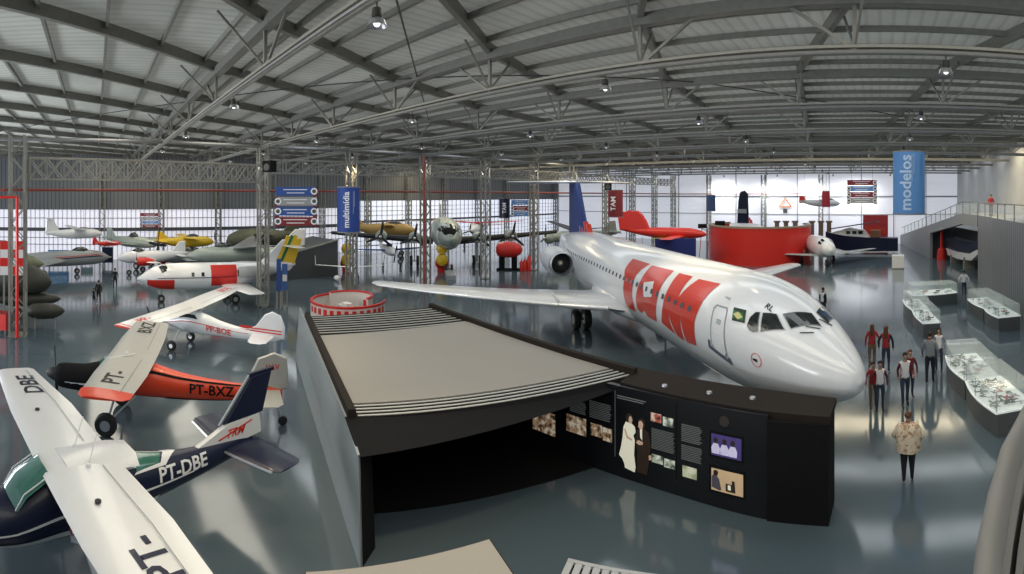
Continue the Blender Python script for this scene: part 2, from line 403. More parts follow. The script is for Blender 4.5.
def girder(p, q, h, label, n):
    p = Vector(p); q = Vector(q); t = thing('lattice_girder', label, 'girder', p); q = q - p; z = Vector((0,0,h)); w = q.normalized().cross(Vector((0,0,1)))*.22
    MB().bar(-w,q-w,.08).bar(w,q+w,.08).bar(z-w,q+z-w,.08).bar(z+w,q+z+w,.08).build('girder_chord', M_steel, t)
    mb = MB()
    for i in range(n):
        a, c = q*(i/n), q*((i+1)/n)
        for s in (w, -w): mb.bar(a+s, a+z+s, .05); mb.bar(a+s, c+z+s, .045); mb.bar(a+z+s, c+s, .045)
        mb.bar(a+z-w, c+z+w, .04); mb.bar(a-w, c+w, .04)
    mb.build('girder_lacing', M_steel, t); return t
girder((-23.5,-3.1,7.35), (-27.9,9.4,7.35), 1.0, 'long horizontal lattice girder joining the two nearest columns at left', 16)
for i, (a, c) in enumerate(zip(colY[:-1], colY[1:])):
    girder((-28,a+.31,7.9), (-28,c-.31,7.9), .8, 'horizontal lattice girder linking two columns of the middle row', 5)['group'] = 'girders between the middle columns'
tag(MB().tube([(-24,-13,9.5),(-28.4,10,9.5),(-28.4,67,9.5)], .09, 8).build('tie_tube', M_lsteel), 'long grey horizontal tube along the column heads near the roof', 'pipe')
M_pipe = mat('red oxide pipe', (.30,.07,.05), .5)
tag(MB().tube([(-23.9,-13,6.85),(-23.95,-4.4,6.85),(-28.6,9.5,6.85),(-28.6,67.4,6.75),(-10,67.4,6.75)], .07, 8).build('fire_pipe', M_pipe), 'thin red fire pipe running level along the columns across the hall', 'pipe')
tag(MB().tube([(-27.5,21.3,.0),(-27.5,21.3,9.3)], .09, 8).build('fire_pipe', M_pipe), 'vertical red pipe climbing the lattice column left of the silver airliner nose', 'pipe')
tag(MB().tube([(-22.7,-3.55,.05),(-22.7,-3.55,6.5),(-22.9,-9,6.5)], .09, 8).build('fire_pipe', M_red), 'bright red vertical pipe on the far left column beside the red checkered board', 'pipe')

# ------------------------------------------------------------------ hanging lamps
def lamp_proto(x, y):
    t = thing('hanging_lamp', 'small dark bell-shaped high-bay lamp hanging below a roof truss', 'ceiling lamp', (x,y,9.34), 0, 'high-bay lamps under the trusses', .72)
    MB().tube([(0,0,.05),(0,0,-.12)], .02, 6).build('stem', M_dsteel, t)
    MB().lathe([(.03,-.1),(.09,-.12),(.11,-.26),(.1,-.3)], 14, cap=True).build('ballast', M_black, t)
    MB().lathe([(.06,-.29),(.16,-.36),(.2,-.47),(.205,-.48),(.15,-.37),(.05,-.31)], 16).build('reflector', mat('lamp reflector', (.30,.31,.34), .3, .5), t)
    MB().sphere((0,0,-.42), .07, 10, 6).build('bulb', mat('lit lamp bulb', (1,.97,.9), .3, emit=2.5), t)
    return t
lp = None; LAMPS = []
for j, y in enumerate(TY):
    for k in range(0, 7):
        x = 1.3 - 7.3*k
        if x > 9 or (j == 0 and k in (0,)): continue
        LAMPS.append((x, y))
        if lp is None: lp = lamp_proto(x, y)
        else: copy_tree(lp, loc=(x,y,9.34))
# floodlights washing the far part of the back wall, and the lamps' light
def light(kind, name, loc, e, col=(1,1,1), rot=(0,0,0), **kw):
    d = bpy.data.lights.new(name, kind); d.energy = e; d.color = col
    for a, v in kw.items(): setattr(d, a, v)
    o = bpy.data.objects.new(name, d); o.location = loc; o.rotation_euler = rot; COL.objects.link(o); return o
for i, (x, y) in enumerate(LAMPS):
    warm = y in (3.8, 15.8)
    light('SPOT', 'lamp_light', (x, y, 8.8), (700 if warm else 100) if y < 40 else 160, (1,.80,.50) if warm else (1,.95,.85), spot_size=math.radians(80 if warm else 110), spot_blend=.85, shadow_soft_size=.2)
for x in (-22,-15,-9,-3): light('AREA', 'wall_flood_light', (x, 66, 7.6), 260, (1,.98,.93), (math.radians(40),0,0), shape='RECTANGLE', size=3, size_y=.4)
# added fill: unseen area strips below the roof, warm ones for floor reflections
for k in range(11):
    y = .8 + 6*k
    for x0, x1 in ((-50,-30),(-29,-10),(-9,10)):
        wm = k in (0, 1, 6); light('AREA', 'roof_fill_strip', ((x0+x1)/2, y, 10.38), (900 if k == 6 else 420) if wm else 215, ((1,.86,.60) if k == 6 else (1,.94,.80)) if wm else (.90,.96,1), (0,0,0), shape='RECTANGLE', size=x1-x0, size_y=2.4 if wm else 1.7)
light('AREA', 'left_ceiling_fill', (-26, -13.5, 3.2), 3200, (.95,.98,1), (math.radians(125),0,0), shape='RECTANGLE', size=26, size_y=4)  # added fill outside the open front, aimed up to brighten the left ceiling
w = bpy.data.worlds.new('sky'); scn.world = w; w.use_nodes = True
w.node_tree.nodes['Background'].inputs['Color'].default_value = (.80,.88,1,1); w.node_tree.nodes['Background'].inputs['Strength'].default_value = .7
# ------------------------------------------------------------------ aircraft kit
def wheel(mb, x, y, r, w, n=20):          # tyre standing on the ground, axis along y
    mb.lathe([(r*.55,-w/2),(r*.9,-w/2),(r,-w*.3),(r,w*.3),(r*.9,w/2),(r*.55,w/2)], n, (x,y,r), 'y', True); return mb
def hub(parent, x, y, r, w, m=None):
    return MB().lathe([(r*.5,-w*.53),(r*.5,w*.53)], 16, (x,y,r), 'y', True).build('hub', m or M_silver, parent, 40)
def gear(t, x, y, r, ztop, w=.16, twin=0., name='landing_gear', m=None, lean=0.):
    g = MB().tube([(x,y,r),(x+lean,y*(.8 if not twin else 1),ztop)], [.05 if r > .3 else .035]*2, 8)
    if twin: g.tube([(x,y-twin,r),(x,y+twin,r)], .05, 8)
    g = g.build(name, m or M_lsteel, t)
    for q in ((y-twin, y+twin) if twin else (y,)):
        wh = wheel(MB(), x, q, r, w).build('wheel', M_black, g, 50)
    for q in ((y-twin, y+twin) if twin else (y,)): MB().lathe([(r*.5,-w*.53),(r*.5,w*.53)], 16, (x,q,r), 'y', True).build('wheel_hub', M_silver, g, 40)
    return g
def propeller(t, x, y, z, r, nb=2, spin=None, m=M_black, ang=70, spr=.12):
    s = MB().lathe([(.01,spr*1.6),(spr*.6,spr*1.2),(spr,spr*.3),(spr,-spr*.2)], 16, (x,y,z), 'x', True).build('propeller', spin or m, t, 60)
    for k in range(nb):
        a = math.radians(ang) + 2*PI*k/nb; d = Vector((0,math.cos(a),math.sin(a))); e = Vector((0,-math.sin(a),math.cos(a)))
        c = Vector((x,y,z)); f = Vector((1,0,0)); rings = []
        for q, wd in ((.1,.05),(.35,.09),(.7,.085),(.97,.05),(1,.02)):
            p = c + d*r*q; h = wd*r; u = (e + f*.5*(1-q)).normalized(); v = u.cross(d)
            rings.append([p+u*h, p+v*h*.2, p-u*h, p-v*h*.2])
        MB().rings(rings).build('propeller_blade', m, s)
    return s
def fin_mesh(pts, th):                    # pts = outline in (x, z), a thin tapered solid around y=0
    n = len(pts); cx = sum(p[0] for p in pts)/n; cz = sum(p[1] for p in pts)/n
    mb = MB(); 
    ins = [(cx+(p[0]-cx)*.9, cz+(p[1]-cz)*.93) for p in pts]
    return mb.rings([[Vector((p[0],-th*.2,p[1])) for p in pts][::1]] and [[Vector((p[0],-th/2,p[1])) for p in ins],[Vector((p[0],0,p[1])) for p in pts],[Vector((p[0],th/2,p[1])) for p in ins]])

# ------------------------------------------------------------------ big white airliner
HD = math.radians(138.6 - 180)
T = thing('airliner', 'large white jet airliner with huge red letters and blue T-tail', 'airplane', (-.43,11.55,0), HD)
ftab = spline_tab([(0,2.25,.02,.02),(.1,2.25,.26,.26),(.35,2.27,.50,.49),(.9,2.33,.84,.80),(1.7,2.45,1.16,1.15),(2.6,2.56,1.4,1.42),(3.6,2.63,1.54,1.58),(4.8,2.65,1.6,1.65),(9,2.65,1.6,1.65),(15,2.65,1.6,1.65),(21,2.65,1.6,1.65),(24,2.75,1.4,1.45),(27,2.95,.95,1.0),(29.5,3.15,.5,.55),(30.6,3.25,.15,.2)], 5)
fus = hull(ftab, M_glosswhite, T, n=48)
def fs(off): return lambda x, y: hull_pt(ftab, x, y*20, off)
def deca(name, polys, m, off=.012, parent=fus, cut=.22): return mapped(name, [[(p[0], p[1]/20) for p in q] for q in polys], fs(off), m, parent, cut)
deca('letter_T', [[(11.85,40.5),(9.98,39.8),(10.35,52),(10.55,65),(10.45,90),(10.3,111),(11.1,113.4),(11.4,112),(11.5,90),(11.55,73),(11.9,61)]], M_tamred)
deca('letter_A', [[(9.76,41),(7.87,38),(8.0,60),(8.03,84),(8.11,107),(8.5,107.5),(9.0,107.5),(9.25,101),(9.55,107),(10.0,105.5),(10.05,90),(9.96,78),(9.85,58)]], M_tamred)
deca('letter_M', [[(7.39,39.2),(6.45,38.0),(6.5,58),(6.49,66),(6.2,50),(5.97,38.8),(4.74,36.2),(5.0,60),(5.15,83),(5.14,108),(5.82,111),(5.97,96),(6.10,83),(6.05,97),(5.98,111),(6.46,109.5),(6.8,97),(6.99,86),(6.9,97),(6.62,109),(7.65,104),(7.52,90),(7.47,77),(7.42,58)]], M_tamred)
deca('letter_counter', [[(9.52,66.5),(8.70,59.8),(8.49,79),(9.21,83.7)]], M_glosswhite, .02)
M_seam = mat('grey seal line', (.30,.32,.34), .5); M_win = mat('cabin window', (.09,.10,.12), .2)
for i in range(38):
    s = 5.5 + .5*i
    if s > 22.8: break
    off = .027 if s < 12.2 else .014
    deca('cabin_window', [[(s,70.2),(s+.1,69.2),(s+.2,70.2),(s+.2,75.0),(s+.1,76.0),(s,75.0)]], M_win, off, cut=0)
# service door as a thin recessed outline with its sill
def outline(name, poly, w, m, off=.014, parent=fus):
    c = (sum(p[0] for p in poly)/len(poly), sum(p[1] for p in poly)/len(poly)); qs = []
    inn = [(p[0]+(c[0]-p[0])*w, p[1]+(c[1]-p[1])*w*.6) for p in poly]; n = len(poly)
    for i in range(n): qs.append([poly[i], poly[(i+1)%n], inn[(i+1)%n], inn[i]])
    return deca(name, qs, m, off, parent)
door = [(4.25,57.8),(3.75,56.6),(3.68,60),(3.42,100),(3.5,104),(4.05,101),(4.15,97),(4.33,62)]
dp = deca('door', [door], M_glosswhite, .008); outline('door_seam', door, .12, M_seam, .016, dp)
deca('door_sill', [[(4.25,98),(3.35,105),(3.3,109),(4.3,101.5)],[(3.42,102),(3.3,103),(3.25,109),(3.38,109)],[(4.32,93),(4.22,93),(4.22,101),(4.33,101)]], mat('dark door sill', (.10,.11,.16), .5), .022, dp)
deca('door_window', [[(4.0,70),(3.8,70),(3.8,75),(4.0,75)]], mat('pale glass', (.45,.5,.55), .1), .02, dp)
# flag: black field, green field, yellow diamond
M_flag = mat('flag green', (.03,.17,.05), .4)
fl = deca('flag', [[(3.52,53.5),(3.05,50.5),(2.90,62.5),(3.38,65.8)]], mat('flag ground', (.012,.035,.015), .4), .014)
deca('flag_field', [[(3.49,56),(3.10,55),(2.97,61),(3.39,63)]], M_flag, .02, fl)
deca('flag_diamond', [[(3.42,59.6),(3.27,55.6),(3.03,58.2),(3.17,62.5)]], mat('flag yellow', (.62,.6,.25), .4), .026, fl)
# cockpit glazing, symmetrical about the keel line
for sg in (1,-1):
    for poly in ([(2.80,63.5),(2.82,55),(2.74,47),(2.62,45),(2.40,63.5),(2.55,66.5),(2.68,66.5)], [(2.55,44),(2.2,36.5),(1.76,46),(2.33,62.5)], [(2.08,32.5),(1.66,3.5),(1.24,6.5),(1.66,41)]):
        wp = deca('cockpit_window', [[(p[0], p[1]*sg) for p in poly]], M_glass, .016)
        outline('window_seal', [(p[0], p[1]*sg) for p in poly], .08, M_seam, .022, wp)
for a in (12, 24, -12):
    p, q = hull_pt(ftab, 1.2, a, .03), hull_pt(ftab, 1.42, a+14, .04); MB().bar(p, q, .02).build('windscreen_wiper', M_black, fus)
# round red marking, nose seams, small lettering
rc = [(2.31+.17*math.cos(k*PI/12), 91.9+7.2*math.sin(k*PI/12)) for k in range(24)]
outline('round_mark', rc, .13, M_red); deca('round_mark', [[(2.42,91),(2.28,90.5),(2.26,92.6),(2.3,94),(2.42,93)]], M_black)
outline('radome_seam', [(.95,a) for a in range(-60,150,10)] + [(.97,a) for a in range(140,-70,-10)], .0, M_seam)
m = text_mesh('RL', .24); mapped('marking', m, lambda x, y: hull_pt(ftab, 2.5-x*1., 35.5-y*38, .014), M_navy, fus, 0)
m = text_mesh('5 PASS', .09); mapped('marking', m, lambda x, y: hull_pt(ftab, 3.95-x, 48-y*36, .014), M_seam, fus, 0)
# wings
M_wing = mat('pale grey wing paint', (.50,.53,.57), .25, 0, .04, coat=.4)
for sg, nm in ((-1,'starboard'),(1,'port')):
    wg = wing_mesh([((-11.2,sg*.9,1.75),5.4,.13,'h'),((-12.3,sg*2.0,1.78),4.3,.12,'h'),((-14.6,sg*6.5,1.88),2.8,.11,'h'),((-17.3,sg*12.4,2.0),1.3,.10,'h'),((-17.75,sg*12.75,2.0),.75,.08,'h')]).build('wing', M_wing, T, 50)
    le = MB().tube([(-12.27,sg*2.0,1.78),(-14.57,sg*6.5,1.88),(-17.28,sg*12.4,2.0)], [.10,.08,.05], 8).build('leading_edge', mat('polished leading edge', (.72,.74,.78), .25, .5), wg, 60)
    for k, q in enumerate((3.6, 6.6, 9.6)):
        xx = -12.3-(q-2)*.49; ch = 4.0-(q-2)*.27
        MB().lathe([(.02,0),(.14,.5),(.15,1.2),(.03,2.0)], 12, (xx-ch-.5, sg*q, 1.66), 'x', True).build('flap_track_fairing', M_wing, wg, 60)
MB().rings([[Vector((-x, s*1.55*math.sin(t)+0, 1.75-.62*math.cos(t)*r)) for t in [2*PI*k/20 for k in range(20)]] for x, s, r in ((10.6,.35,.6),(11.6,.9,1),(13,1.12,1.15),(16,1.12,1.15),(17.8,.8,1),(19,.3,.5))]).build('wing_fairing', M_glosswhite, T, 60)
MB().bar((-12.9,-4.0,2.0),(-14.6,-4.0,2.06),.04,.2).build('wing_fence', M_wing, T)
# landing gear
gear(T, -15.9, -2.25, .5, 1.8, .3, .27, 'main_landing_gear'); gear(T, -15.9, 2.25, .5, 1.8, .3, .27, 'main_landing_gear'); gear(T, -3.4, 0, .33, 1.5, .2, .2, 'nose_landing_gear')
MB().box(-3.0,-2.2,-.33,-.29,.85,1.35).build('gear_door', M_glosswhite, T)
# rear engines
M_eng = mat('nacelle paint', (.62,.66,.72), .3, .1, .04)
for sg in (-1,1):
    c = (-20.3, sg*2.28, 2.6)
    e = MB().lathe([(.68,-.02),(.76,-.25),(.82,-.9),(.82,-2.4),(.70,-3.6),(.55,-4.3),(.48,-4.3),(.46,-3.0)], 36, c, 'x').build('engine', M_eng, T, 50)
    MB().lathe([(.60,-.55),(.60,-.10),(.63,.02),(.69,.0),(.74,-.14),(.76,-.26)], 36, c, 'x').build('intake_lip', M_silver, e, 60)
    MB().lathe([(.02,-.54),(.60,-.55),(.61,-.75),(.02,-.75)], 36, c, 'x').build('fan_disc', M_dark, e)
    mb = MB()
    for k in range(22):
        a = 2*PI*k/22; d = Vector((0,math.cos(a),math.sin(a))); o = Vector(c)+Vector((-.5,0,0)); mb.bar(o+d*.18, o+d*.59, .02, .10, (1,.5,0))
    mb.build('fan_blades', mat('fan blade metal', (.12,.12,.13), .4, .7), e)
    MB().lathe([(.01,-.2),(.08,-.28),(.15,-.42),(.16,-.52)], 20, c, 'x', True).build('spinner', mat('spinner cream', (.6,.55,.42), .4), e, 60)
    MB().rings([[Vector((-x, sg*1.0, 2.75)), Vector((-x, sg*1.9, 2.8)), Vector((-x, sg*1.9, 3.02)), Vector((-x, sg*1.0, 3.0))] for x in (21.8, 24.4)]).build('pylon', M_eng, T)
# fin, rudder and T-tail
vf = fin_mesh([(-20.6,3.9),(-23.4,4.4),(-25.7,7.5),(-27.9,7.55),(-27.9,3.5),(-26,3.3)], .34).build('fin', mat('tail navy blue', (.012,.04,.20), .5, 0, .1, spec=.3), T, 30)
for k in range(4):
    MB().rings([[Vector((-22.3-k*.62,-.19-0*k,4.0)),Vector((-22.55-k*.62,-.19,4.0)),Vector((-22.95-k*.66,-.15,4.75+.12*k)),Vector((-22.85-k*.66,-.15,4.75+.12*k))],[Vector((-22.3-k*.62,.19,4.0)),Vector((-22.55-k*.62,.19,4.0)),Vector((-22.95-k*.66,.15,4.75+.12*k)),Vector((-22.85-k*.66,.15,4.75+.12*k))]]).build('tail_stripe', M_tamred, vf)
for sg in (-1,1):
    wing_mesh([((-25.9,sg*.05,7.5),2.9,.09,'h'),((-28.1,sg*4.6,7.55),1.3,.08,'h')]).build('tailplane', M_wing, T, 50)

# ------------------------------------------------------------------ lettering on flat or curved sides
def letters(name, body, size, parent, m, f, cut=0, bold=True, spacing=1., shear=0.): return mapped(name, text_mesh(body, size, bold, shear, spacing), f, m, parent, cut)

# ------------------------------------------------------------------ light aircraft seen from above at left
def light_plane(label, loc, hd, cfg):
    t = thing('light_airplane', label, 'airplane', loc, hd); c = cfg
    tab = spline_tab(c['fus'], 4); f = hull(tab, c['m_fus'], t, n=28)
    for (polys, m, off) in c.get('bands', ()):
        mapped('paint_band', [[(p[0], p[1]/20) for p in q] for q in polys], lambda x, y: hull_pt(tab, x, y*20, off), m, f, .18)
    zw = c['zw']; hs = c['hs']; ch = c['ch']; tc_ = c['tc']; xl = c['xl']; kink = c.get('kink', .48)
    for sg in (1,-1):
        xt = xl - c.get('sweep', .12)
        secs = [((xl,0,zw),ch,.12,'h'),((xl,sg*hs*kink,zw+.04),ch,.12,'h'),((xt,sg*(hs-.12),zw+.10),tc_,.10,'h'),((xt-.12,sg*hs,zw+.10),tc_*.78,.06,'h')]
        w = wing_mesh(secs, 8).build('wing', c['m_wing'], t, 40)
        if c.get('m_tip') and sg > 0:
            wing_mesh([((xt+.015+.04,sg*(hs-.45),zw+.092),tc_+.08,.115,'h'),((xt+.015,sg*(hs-.12),zw+.10),tc_+.03,.112,'h'),((xt-.11,sg*(hs+.015),zw+.10),tc_*.78,.08,'h')], 8).build('wing_tip', c['m_tip'], w, 40)
        def top(x, y, sg=sg): return None
        # aileron and flap seams
        MB().bar((xl-ch*.74,sg*.45,zw+ch*.052),(xl-ch*.74,sg*hs*.49,zw+.04+ch*.052),.012,.008).bar((xl-ch*.74,sg*hs*.49,zw+.04+ch*.052),(xt-tc_*.76,sg*(hs-.3),zw+.1+tc_*.045),.012,.008).build('control_seam', M_greyp, w)
        if c.get('strut', 1):
            MB().bar((xl-.45,sg*c['hw']*.95,c['zb']+.08),(xl-.5,sg*hs*.52,zw-.02),.09,.035,(1,0,0)).build('wing_strut', c['m_strut'], t)
    bodyL, bodyR, mt, sz, xo = c['reg_wing']
    def ontop(cx, cy, rot):
        def g(x, y):
            X = cx + y*rot; Y = cy - x*rot; q = abs(Y)/hs
            if q < kink: le, c1, zz, tk = xl, ch, zw + .04*q/kink, .12
            else:
                e = (q-kink)/(1-.12/hs-kink); le, c1, zz, tk = xl+(xt-xl)*e, ch+(tc_-ch)*e, zw+.04+.06*e, .12-.02*e
            u = max(.0, min(.999, (le-X)/c1)); i = 0
            # the wing skin is made of straight facets: follow them
            fp = foil(c1, tk, 8); xx = u*c1
            for p0, p1 in zip(fp, fp[1:]):
                if xx <= p1[0]: th = p0[1] + (p1[1]-p0[1])*(xx-p0[0])/max(1e-6, p1[0]-p0[0]); break
            else: th = 0
            return Vector((X, Y, zz + th + .008))
        return g
    letters('registration', bodyL, sz, t, mt, ontop(xo, hs*c.get('rl', .66), 1), .12)
    letters('registration', bodyR, sz, t, mt, ontop(xo, -hs*c.get('rr', .66), 1), .12)
    body, mt2, sz2, s0, a0 = c['reg_side']
    rr_ = lerp_tab(tab, s0)
    for sg in (1,-1):
        def side(x, y, sg=sg):
            s = s0 + x*sg; z, ry, rz = lerp_tab(tab, s)[:3]; a = a0 - math.degrees((y)/max(rz,.2))
            return hull_pt(tab, s, -sg*a, .014)
        # the port side is read with the nose to the left
        letters('registration', body, sz2, f, mt2, (lambda x, y, sg=sg: side(x if sg > 0 else x, y, sg)), .1)
    return t, tab, f

M_cream = mat('cream roof panel', (.45,.44,.40), .55, 0, .06)
M_gglass = mat('green tinted perspex', (.05,.17,.135), .08, 0, .25, 5., coat=.6)
# 1: navy and white, registration PT-DBE; s measured back from the spinner
fusD = [(0,1.22,.05,.05),(.12,1.22,.22,.22),(.6,1.20,.40,.36),(1.3,1.20,.47,.44),(1.7,1.28,.50,.55),(2.2,1.38,.52,.62),(3.2,1.40,.50,.60),(4.0,1.36,.40,.50),(5.0,1.32,.28,.36),(6.2,1.32,.17,.26),(7.6,1.34,.06,.16)]
x0D = 2.6
fusD2 = [((r[0]-x0D)*(.80 if r[0] > x0D else .9),)+r[1:] for r in fusD]
cfg = dict(fus=fusD2, m_fus=M_navy, zw=1.95, hs=4.5, ch=1.38, tc=.98, xl=.62, hw=.5, zb=.85, m_wing=M_white, m_strut=M_white,
  bands=[([[(-2.0,96),(0,90),(2.4,92),(2.4,97),(0,95),(-2.0,100)],[(-2.0,-96),(0,-90),(2.4,-92),(2.4,-97),(0,-95),(-2.0,-100)]], M_white, .008),
         ([[(-2.2,125),(1.6,122),(1.6,180),(-2.2,180)],[(-2.2,-125),(1.6,-122),(1.6,-180),(-2.2,-180)]], M_white, .008),
         ([[(.3,-52),(1.35,-42),(1.35,42),(.3,52)]], M_white, .01)],
  reg_wing=('PT-','DBE', M_navy, .62, -.12), rl=.62, rr=.74, reg_side=('PT-DBE', M_white, .36, 2.15, 72))
tD, tabD, fD = light_plane('navy and white high-wing airplane marked PT-DBE, nearest at lower left', (-8.75,-.40,0), math.radians(-68), cfg)
# windscreen and rear glazing
def glaze(name, rows, m, parent, smooth=50): return MB().rings([[Vector(p) for p in r] for r in rows], False, False).build(name, m, parent, smooth)
mb = MB().rings([[Vector(p) for p in r] for r in ([(1.08,.44,1.50),(1.18,.2,1.63),(1.2,0,1.66),(1.18,-.2,1.63),(1.08,-.44,1.50)], [(.92,.46,1.72),(.98,.22,1.84),(1.0,0,1.86),(.98,-.22,1.84),(.92,-.46,1.72)], [(.5,.44,1.96),(.56,.22,2.05),(.58,0,2.06),(.56,-.22,2.05),(.5,-.44,1.96)])], False, False)
mb.build('windscreen', M_gglass, tD, 60)
mb = MB()
for y in (.42,.14,-.14,-.42): mb.tube([(1.15-abs(y)*.1,y,1.58-.15*abs(y)),(.96,y,1.82-.15*abs(y)),(.54,y,2.04-.1*abs(y))], .012, 6)
mb.build('windscreen_frame', M_white, tD)
mapped('rear_window', [[(1.10,-2.6),(1.64,-1.9),(1.76,0),(1.64,1.9),(1.10,2.6),(1.2,0)]], lambda x, y: hull_pt(tabD, x, y*20, .012), M_gglass, fD, .12)
mapped('rear_window_frame', [[(1.04,-2.9),(1.76,-2.4),(2.1,0),(1.82,-.0),(1.66,-2.0),(1.09,-2.65)],[(1.04,2.9),(1.76,2.4),(2.1,0),(1.82,0),(1.66,2.0),(1.09,2.65)],[(1.1,-.12),(1.9,-.08),(1.9,.08),(1.1,.12)]], lambda x, y: hull_pt(tabD, x, y*20, .02), M_white, fD, .12)
MB().rings([[Vector((.2,y,z)) for y, z in ((-.5,1.9),(-.3,2.06),(.3,2.06),(.5,1.9))],[Vector((-.75,y,z)) for y, z in ((-.48,1.9),(-.3,2.04),(.3,2.04),(.48,1.9))],[Vector((-1.12,y,z)) for y, z in ((-.42,1.83),(-.25,1.99),(.25,1.99),(.42,1.83))]]).build('cabin_roof', M_white, tD, 50)
fn = fin_mesh([(-2.25,1.5),(-3.35,1.88),(-4.25,1.88),(-4.3,1.45),(-3.4,1.4)], .12).build('fin', M_white, tD, 30)
fin_mesh([(-3.22,1.86),(-4.0,2.72),(-4.6,2.72),(-4.32,1.86)], .11).build('fin_upper', M_navy, fn, 30)
MB().bar((-3.16,0,1.86),(-3.97,0,2.74),.05,.05).build('fin_leading_edge', M_silver, fn)
MB().box(-4.64,-3.94,-.04,.04,2.70,2.77).build('fin_cap', M_navy, fn)
for sg in (1,-1): letters('emblem', 'TRM', .24, fn, M_tamred, lambda x, y, sg=sg: Vector((-3.52-x*sg-y*.2, sg*.068, 1.66+y)), 0, True, 1., .3); MB().bar((-3.1,sg*.064,1.60),(-3.98,sg*.064,1.80),.012,.03).build('emblem_stripe', M_tamred, fn)
for sg in (1,-1):
    tp = wing_mesh([((-3.2,0,1.38),.95,.09,'h'),((-3.4,sg*1.35,1.40),.72,.08,'h'),((-3.5,sg*1.45,1.40),.5,.06,'h')]).build('tailplane', M_navy, tD, 40)
    MB().tube([(-3.19,sg*.15,1.38),(-3.39,sg*1.35,1.40)], .025, 6).build('tailplane_edge', M_silver, tp)
for sg in (1,-1):
    g = MB().tube([(-.05,sg*.42,.85),(-.15,sg*1.05,.32)], [.06,.045], 8).build('landing_gear', M_white, tD)
    wheel(MB(), -.15, sg*1.1, .2, .12).build('wheel', M_black, g, 50)
    MB().sphere((-.18,sg*1.1,.27), .2, 14, 8, (2.0,.6,.8)).build('wheel_spat', M_navy, g, 60)
g = MB().tube([(1.75,0,.9),(1.8,0,.3)], .05, 8).build('nose_gear', M_white, tD)
wheel(MB(), 1.8, 0, .18, .12).build('wheel', M_black, g, 50); MB().sphere((1.75,0,.25), .19, 14, 8, (1.9,.6,.8)).build('wheel_spat', M_navy, g, 60)
propeller(tD, 2.62, 0, 1.22, .85, 2, M_white, M_black, 20, .14)
for y in (-.28,.42):
    MB().tube([(-.15,y,2.05),(-.42,y-.28,2.42)], .013, 6).lathe([(.05,2.03),(.03,2.08)], 8, (-.15,y,0), 'z', True).build('antenna', M_white, tD)
for y in (1.45,-1.9): MB().lathe([(.05,2.075),(.05,2.1),(.01,2.1)], 12, (.1,y,0), 'z', True).build('fuel_cap', M_black, tD)
MB().bar((.2,.53,1.05),(.2,.53,1.6),.05,.02).build('door_edge', M_red, tD); MB().bar((.2,-.53,1.05),(.2,-.53,1.6),.05,.02).build('door_edge', M_red, tD)

# 2: silver wing with orange tips, red and black fuselage, registration PT-BXZ
fusB0 = [(-2.35,1.10,.10,.10),(-2.2,1.10,.30,.27),(-1.5,1.12,.36,.34),(-.9,1.18,.38,.42),(-.2,1.25,.38,.50),(.7,1.2,.36,.46),(1.6,1.08,.27,.36),(2.8,.98,.18,.27),(3.8,.93,.12,.21),(4.9,.90,.04,.18)]
fusB = [((r[0]*(.85 if r[0] > 0 else .92)),)+r[1:] for r in fusB0]
M_orange = mat('orange paint', (.68,.055,.018), .35, coat=.2)
M_sdull = mat('dull silver dope', (.42,.42,.40), .45, .25, .05)
cfg = dict(fus=fusB, m_fus=M_orange, zw=1.83, hs=3.3, ch=1.35, tc=1.15, xl=.6, hw=.4, zb=.82, m_wing=M_sdull, m_strut=M_silver, m_tip=M_orange, sweep=.1,
  bands=[([[(-2.36,-180),(-.7,-180),(-.9,-70),(-.8,-20),(-.8,20),(-.9,70),(-.7,180),(-2.36,180)]], M_dark, .008),
         ([[(-2.0,100),(-.6,100),(-.6,108),(-2.0,108)],[(-2.0,-100),(-.6,-100),(-.6,-108),(-2.0,-108)]], M_white, .014),
         ([[(-.6,62),(1.2,50),(4.1,34),(4.1,20),(1.2,38),(-.6,54)],[(-.6,-62),(1.2,-50),(4.1,-34),(4.1,-20),(1.2,-38),(-.6,-54)]], M_dark, .008), ([[(1,140),(4.1,150),(4.1,210),(1,220)]], M_dark, .008)],
  reg_wing=('PT-','BXZ', M_black, .62, -.05), rl=.62, rr=.74, reg_side=('PT-BXZ', M_dark, .36, 2.25, 84))
tB, tabB, fB = light_plane('red and black airplane with silver wing and orange tips marked PT-BXZ', (-14.55,1.05,0), math.radians(-106), cfg)
tB.scale = (1.05,)*3
MB().rings([[Vector(p) for p in r] for r in ([(.95,.36,1.35),(1.02,0,1.45),(.95,-.36,1.35)], [(.72,.37,1.62),(.78,0,1.72),(.72,-.37,1.62)], [(.45,.36,1.78),(.5,0,1.86),(.45,-.36,1.78)])], False, False).build('windscreen', M_gglass, tB, 60)
fn = fin_mesh([(-3.1,1.05),(-3.5,1.85),(-3.95,2.0),(-4.3,1.85),(-4.35,1.0),(-4.05,.95)], .08).build('fin', M_sdull, tB, 30)
for sg in (1,-1):
    letters('marking', 'VAV', .20, fn, M_red, lambda x, y, sg=sg: Vector((-3.9-x*sg, sg*.052, 1.6+y)), 0)
    wing_mesh([((-3.2,0,.98),.9,.07,'h'),((-3.4,sg*1.05,1.0),.7,.06,'h'),((-3.55,sg*1.2,1.0),.4,.05,'h')]).build('tailplane', M_sdull, tB, 40)
    g = MB().tube([(.35,sg*.3,.85),(.45,sg*.95,.3)], .035, 8).tube([(-.2,sg*.3,.85),(.45,sg*.95,.3)], .025, 8).build('landing_gear', M_silver, tB)
    wheel(MB(), .45, sg*1.0, .3, .18).build('wheel', M_black, g, 50); MB().lathe([(.14,-.1),(.14,.1)], 14, (.45,sg*1.0,.3), 'y', True).build('wheel_hub', M_silver, g)
